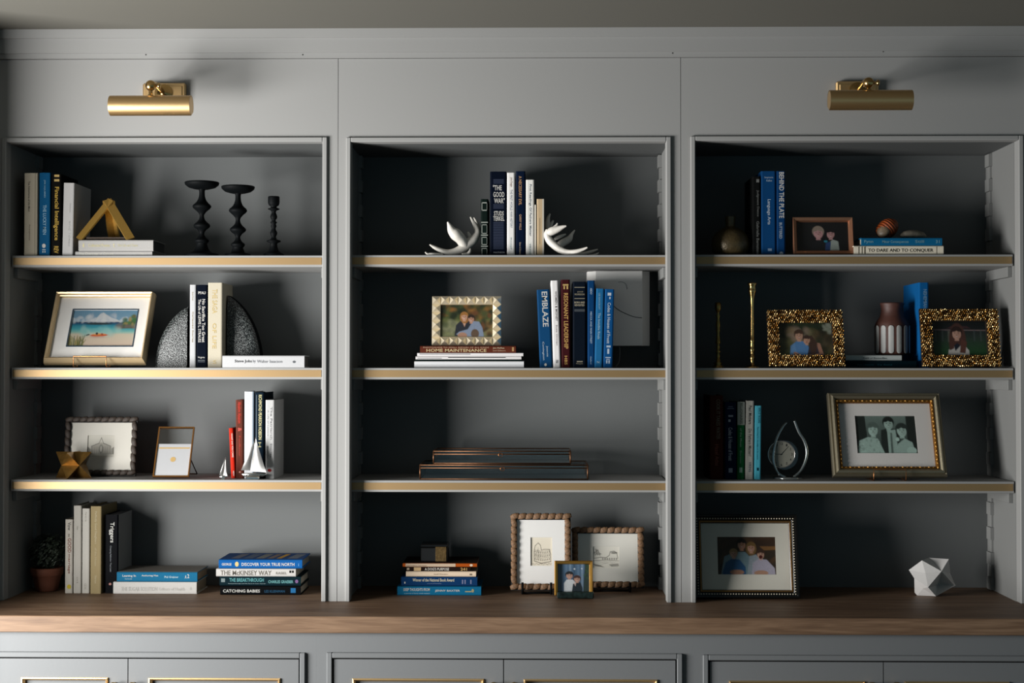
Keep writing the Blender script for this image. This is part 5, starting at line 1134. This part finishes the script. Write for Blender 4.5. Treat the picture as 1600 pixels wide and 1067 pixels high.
for i in range(15):
    ph = math.pi*i/14
    for j in range(seg):
        t = 2*math.pi*j/seg; x, y, z = math.sin(ph)*math.cos(t), math.sin(ph)*math.sin(t), math.cos(ph)
        k = 1+.10*noise.noise(Vector((x*1.6, y*1.6, z*1.6+3))); vs.append((x*.0385*k*(1-.12*z), y*.026*k, z*.0145*k+.0138+.002*x*-1))
mb.add(vs, [(i*seg+j, i*seg+(j+1) % seg, (i+1)*seg+(j+1) % seg, (i+1)*seg+j) for i in range(14) for j in range(seg)])
obj('stone_body', mb, M('a49a88', .7, bump=.5, scale=60, var=.35, name='pale_stone'), root)

# brass candlesticks (right, second shelf)
z0 = zof('R', 2)
rows = [(0, 448), (4.2, 447), (5.2, 442.2), (7.2, 442), (7.4, 444), (5.6, 447), (6, 453), (6.4, 454.5), (5.6, 457), (4.4, 462), (3, 468), (2.8, 480), (3.0, 505), (3.2, 522), (3.4, 530), (4.4, 533), (3.2, 536), (4.2, 540), (3.0, 544), (4.8, 547), (3, 550), (3, 554), (4.6, 558), (4.4, 561), (2.8, 566), (4.2, 570), (10, 572.2), (12, 573.4), (12.2, 575)]
candle('candlestick', 1175.5, .11, rows, 'tall polished brass candlestick with a slender shaft', z0, BRASS_POL, group='brass candlesticks on the right second shelf', split=8, names=('candle_cup', 'stem'))
rows = [(0, 476), (3, 476), (3.6, 472.5), (4.6, 473), (5, 479), (4.6, 484), (3, 487), (1.8, 490), (3.6, 494), (2, 497), (3.2, 503), (3.8, 509), (3, 515), (3.8, 517), (2.2, 520), (3.2, 528), (4, 533), (4.4, 536), (2, 539), (3.4, 543), (2.2, 547), (4, 549), (2.4, 551), (3.6, 556), (2.2, 560), (4.4, 562), (3, 565), (7, 567.5), (4.5, 569), (8.5, 572.5), (8.7, 575)]
candle('candlestick', 1122, .12, rows, 'short dark brass turned candlestick left of the tall one', z0, M('8a713f', .3, 1.), group='brass candlesticks on the right second shelf', split=6, names=('candle_cup', 'stem'))

# brown vase with white stripes on the grey book (right, second shelf)
Y = .165; s = (X(900, Y)-X(800, Y))/100; xc = 1394; zb = ZR2+.0005
rows = [(0, 480), (14, 478), (15.5, 473), (17.5, 471.2), (18.6, 472.6), (17.5, 476), (16.6, 482), (17.2, 488), (19.5, 494), (23.5, 500), (26.2, 505.5), (27, 512), (27.2, 525), (27, 540), (26.3, 549), (24, 552.5), (0, 553)]
pr = [(h*s, Z(p, Y, xc)-Z(553, Y, xc)) for h, p in rows]
root = thing('vase', (X(xc, Y), Y, zb), 'brown clay vase with white vertical stripes on the grey book', 'vase')
mb = MB(); mb.lathe(pr, 40); obj('vase_body', mb, M('5a2f22', .6, bump=.2, scale=80, var=.15, name='brown_clay'), root)
zs0, zs1 = Z(550.5, Y, xc)-Z(553, Y, xc), Z(507, Y, xc)-Z(553, Y, xc); R0 = 27.35*s; NS = 14; wa = math.radians(360/NS*.33)
b = MB(); vs = []; hr = wa*R0
out = []
for i in range(25):
    t = .5-.5*math.cos(math.pi*i/24); z = zs0+(zs1-zs0)*t; e = min(z-zs0, zs1-z); k = 1 if e > hr else math.sqrt(max(0, 1-(1-e/hr)**2))
    for q in (-1, -.5, 0, .5, 1): vs.append((math.sin(wa*k*q)*(R0+.0004), -math.cos(wa*k*q)*(R0+.0004+.0007*(1-q*q)), z))
b.smooth = True; b.add(vs, [(i*5+j, i*5+j+1, i*5+j+6, i*5+j+5) for i in range(24) for j in range(4)]); stm = b.mesh('stripe', M('c9c9c6', .55, bump=.2, scale=120))
for i in range(NS): link('stripe', stm, root, (0, 0, 0), (0, 0, 2*math.pi*(i+.38)/NS))

# crystal desk clock with two arcs (right, third shelf)
Y = .15; z0 = zof('R', 3); x0 = X(1231, Y); s = (X(900, Y)-X(800, Y))/100
root = thing('desk_clock', (x0, Y, z0), 'chrome desk clock with two curved arms and a round dial', 'clock')
P = lambda px, py, dy=0.: (X(px, Y)-x0, dy, max(.0048, Z(py, Y, px)-z0))
mb = MB(); mb.lathe([(0, .0001), (23*s, .0001), (23.5*s, .001), (23*s, .004), (0, .0045)], 40); obj('base', mb, M('c8cccc', .12, .9), root)
mb = MB(); mb.tube(spline([P(1226, 747.5, -.01), P(1214, 738, -.012), P(1207.5, 722, -.014), P(1208, 703, -.012), P(1213, 684, -.008), P(1223, 666, -.004), P(1229, 660, 0)]), [.0030+.0012*math.sin(math.pi*i/42) for i in range(43)], 10, .45, (0, 1, 0)); obj('arm', mb, M('8c9090', .16, 1.), root)
mb = MB(); mb.tube(spline([P(1240, 747.5, .0), P(1251, 735, .0), P(1259, 718, 0), P(1260.5, 703, 0), P(1256, 688, 0), P(1248, 675, .0), P(1241, 657, .0)]), [.0034+.0012*math.sin(math.pi*i/42) for i in range(43)], 10, .6, (0, 1, 0)); obj('arm', mb, M('8c908e', .3, .9), root)
c = P(1220, 709.5); mb = MB(); mb.prism([(c[0]+(.040 if abs(math.cos(t)) < 2 else 0)*math.cos(t)+.012, c[2]+.043*math.sin(t)-.003) for t in [2*math.pi*i/40 for i in range(40)]], .004, .010, 'y'); obj('glass_disc', mb, GLASS2, root, label='clear round glass plate behind the dial')
rd = 20.5*s
mb = MB(); mb.lathe([(0, .004), (rd+.0018, .004), (rd+.002, -.008), (rd+.0005, -.010), (rd-.001, -.0085), (rd-.001, -.006)], 40, (c[0], 0, c[2]), 'y'); obj('bezel', mb, M('b0aaa8', .18, .95), root)
mb = MB(); mb.lathe([(0, -.0066), (rd-.001, -.0064)], 40, (c[0], 0, c[2]), 'y'); dial = obj('dial', mb, M('a3a192', .5), root, label='pale cream clock dial')
mb = MB()
for i in range(12):
    t = R(90-30*i); rr = rd*.80; ch = {0: '12', 3: '3', 6: '6', 9: '9', 1: '1', 2: '2', 4: '4', 5: '5', 7: '7', 8: '8', 10: '10', 11: '11'}[i]
    hh = .0072; ww = .0044*len(ch); put_text(mb, ch, (c[0]+rr*math.cos(t)-ww/2, -.0068, c[2]+rr*math.sin(t)-hh/2), (ww, 0, 0), (0, 0, hh))
obj('numerals', mb, M('2a2c2c', .6), dial)
mb = MB()
for ang, L, wd in ((R(178), rd*.55, .0012), (R(48), rd*.82, .0010)):
    d = Vector((math.cos(ang), 0, math.sin(ang))); q = Vector((-math.sin(ang), 0, math.cos(ang))); o = Vector((c[0], -.0072, c[2])); mb.add([o-d*.003-q*wd, o+d*L-q*wd*.4, o+d*L+q*wd*.4, o-d*.003+q*wd], [(0, 1, 2, 3)])
obj('hands', mb, M('0d0e0f', .5), dial)

# white faceted ornament (right, worktop): six square faces meeting at corners, pits between
Y = .15; x0 = X(1457, Y, 899)
root = thing('faceted_ornament', (x0, Y, ZC), 'white faceted paper-like ornament alone on the right worktop', 'ornament')
PT = dict(A=(1420, 887, -.010), B=(1440.5, 872, -.012), C=(1471, 889, -.030), D=(1450, 914, -.058), E=(1428.5, 900, -.028), P=(1446, 892, -.029), F=(1429, 922, -.004), F2=(1433, 926.8, -.004),
          G=(1462.5, 928, -.030), Q=(1442, 916, -.027), S=(1466.5, 911, .022), H=(1493, 911, -.004), I=(1451.5, 868, .034), J=(1482.5, 870, .006), K=(1485, 893, .030), O=(1457, 893, .066))
ids = {n: i for i, n in enumerate(PT)}; vs = []
for n, (px, py, dy) in PT.items(): q = at(px, py, Y+dy); vs.append((q.x-x0, dy, q.z))
lo_ = min(v[2] for v in vs); vs = [(x, y, z-lo_+.0003) for x, y, z in vs]
fl = 'ABP BCP CDP DEP EAP | E D Q;D G Q;G F2 Q;F2 F Q;F E Q | D C S;D S G;C H S;H G S | B I C;I J C;J K C;K H C | A O B;B O I;I O J;J O K;K O H;H O G;G O F2;F2 O F;F O E;E O A'
fs = []
for t in fl.replace('ABP BCP CDP DEP EAP', 'A B P;B C P;C D P;D E P;E A P').replace(' | ', ';').split(';'): fs.append(tuple(ids[c] for c in t.split()))
mb = MB(); mb.add(vs, fs)
obj('facets', mb, M('dcd9d6', .7, bump=.15, scale=120, k=.72, name='white_ceramic'), root)
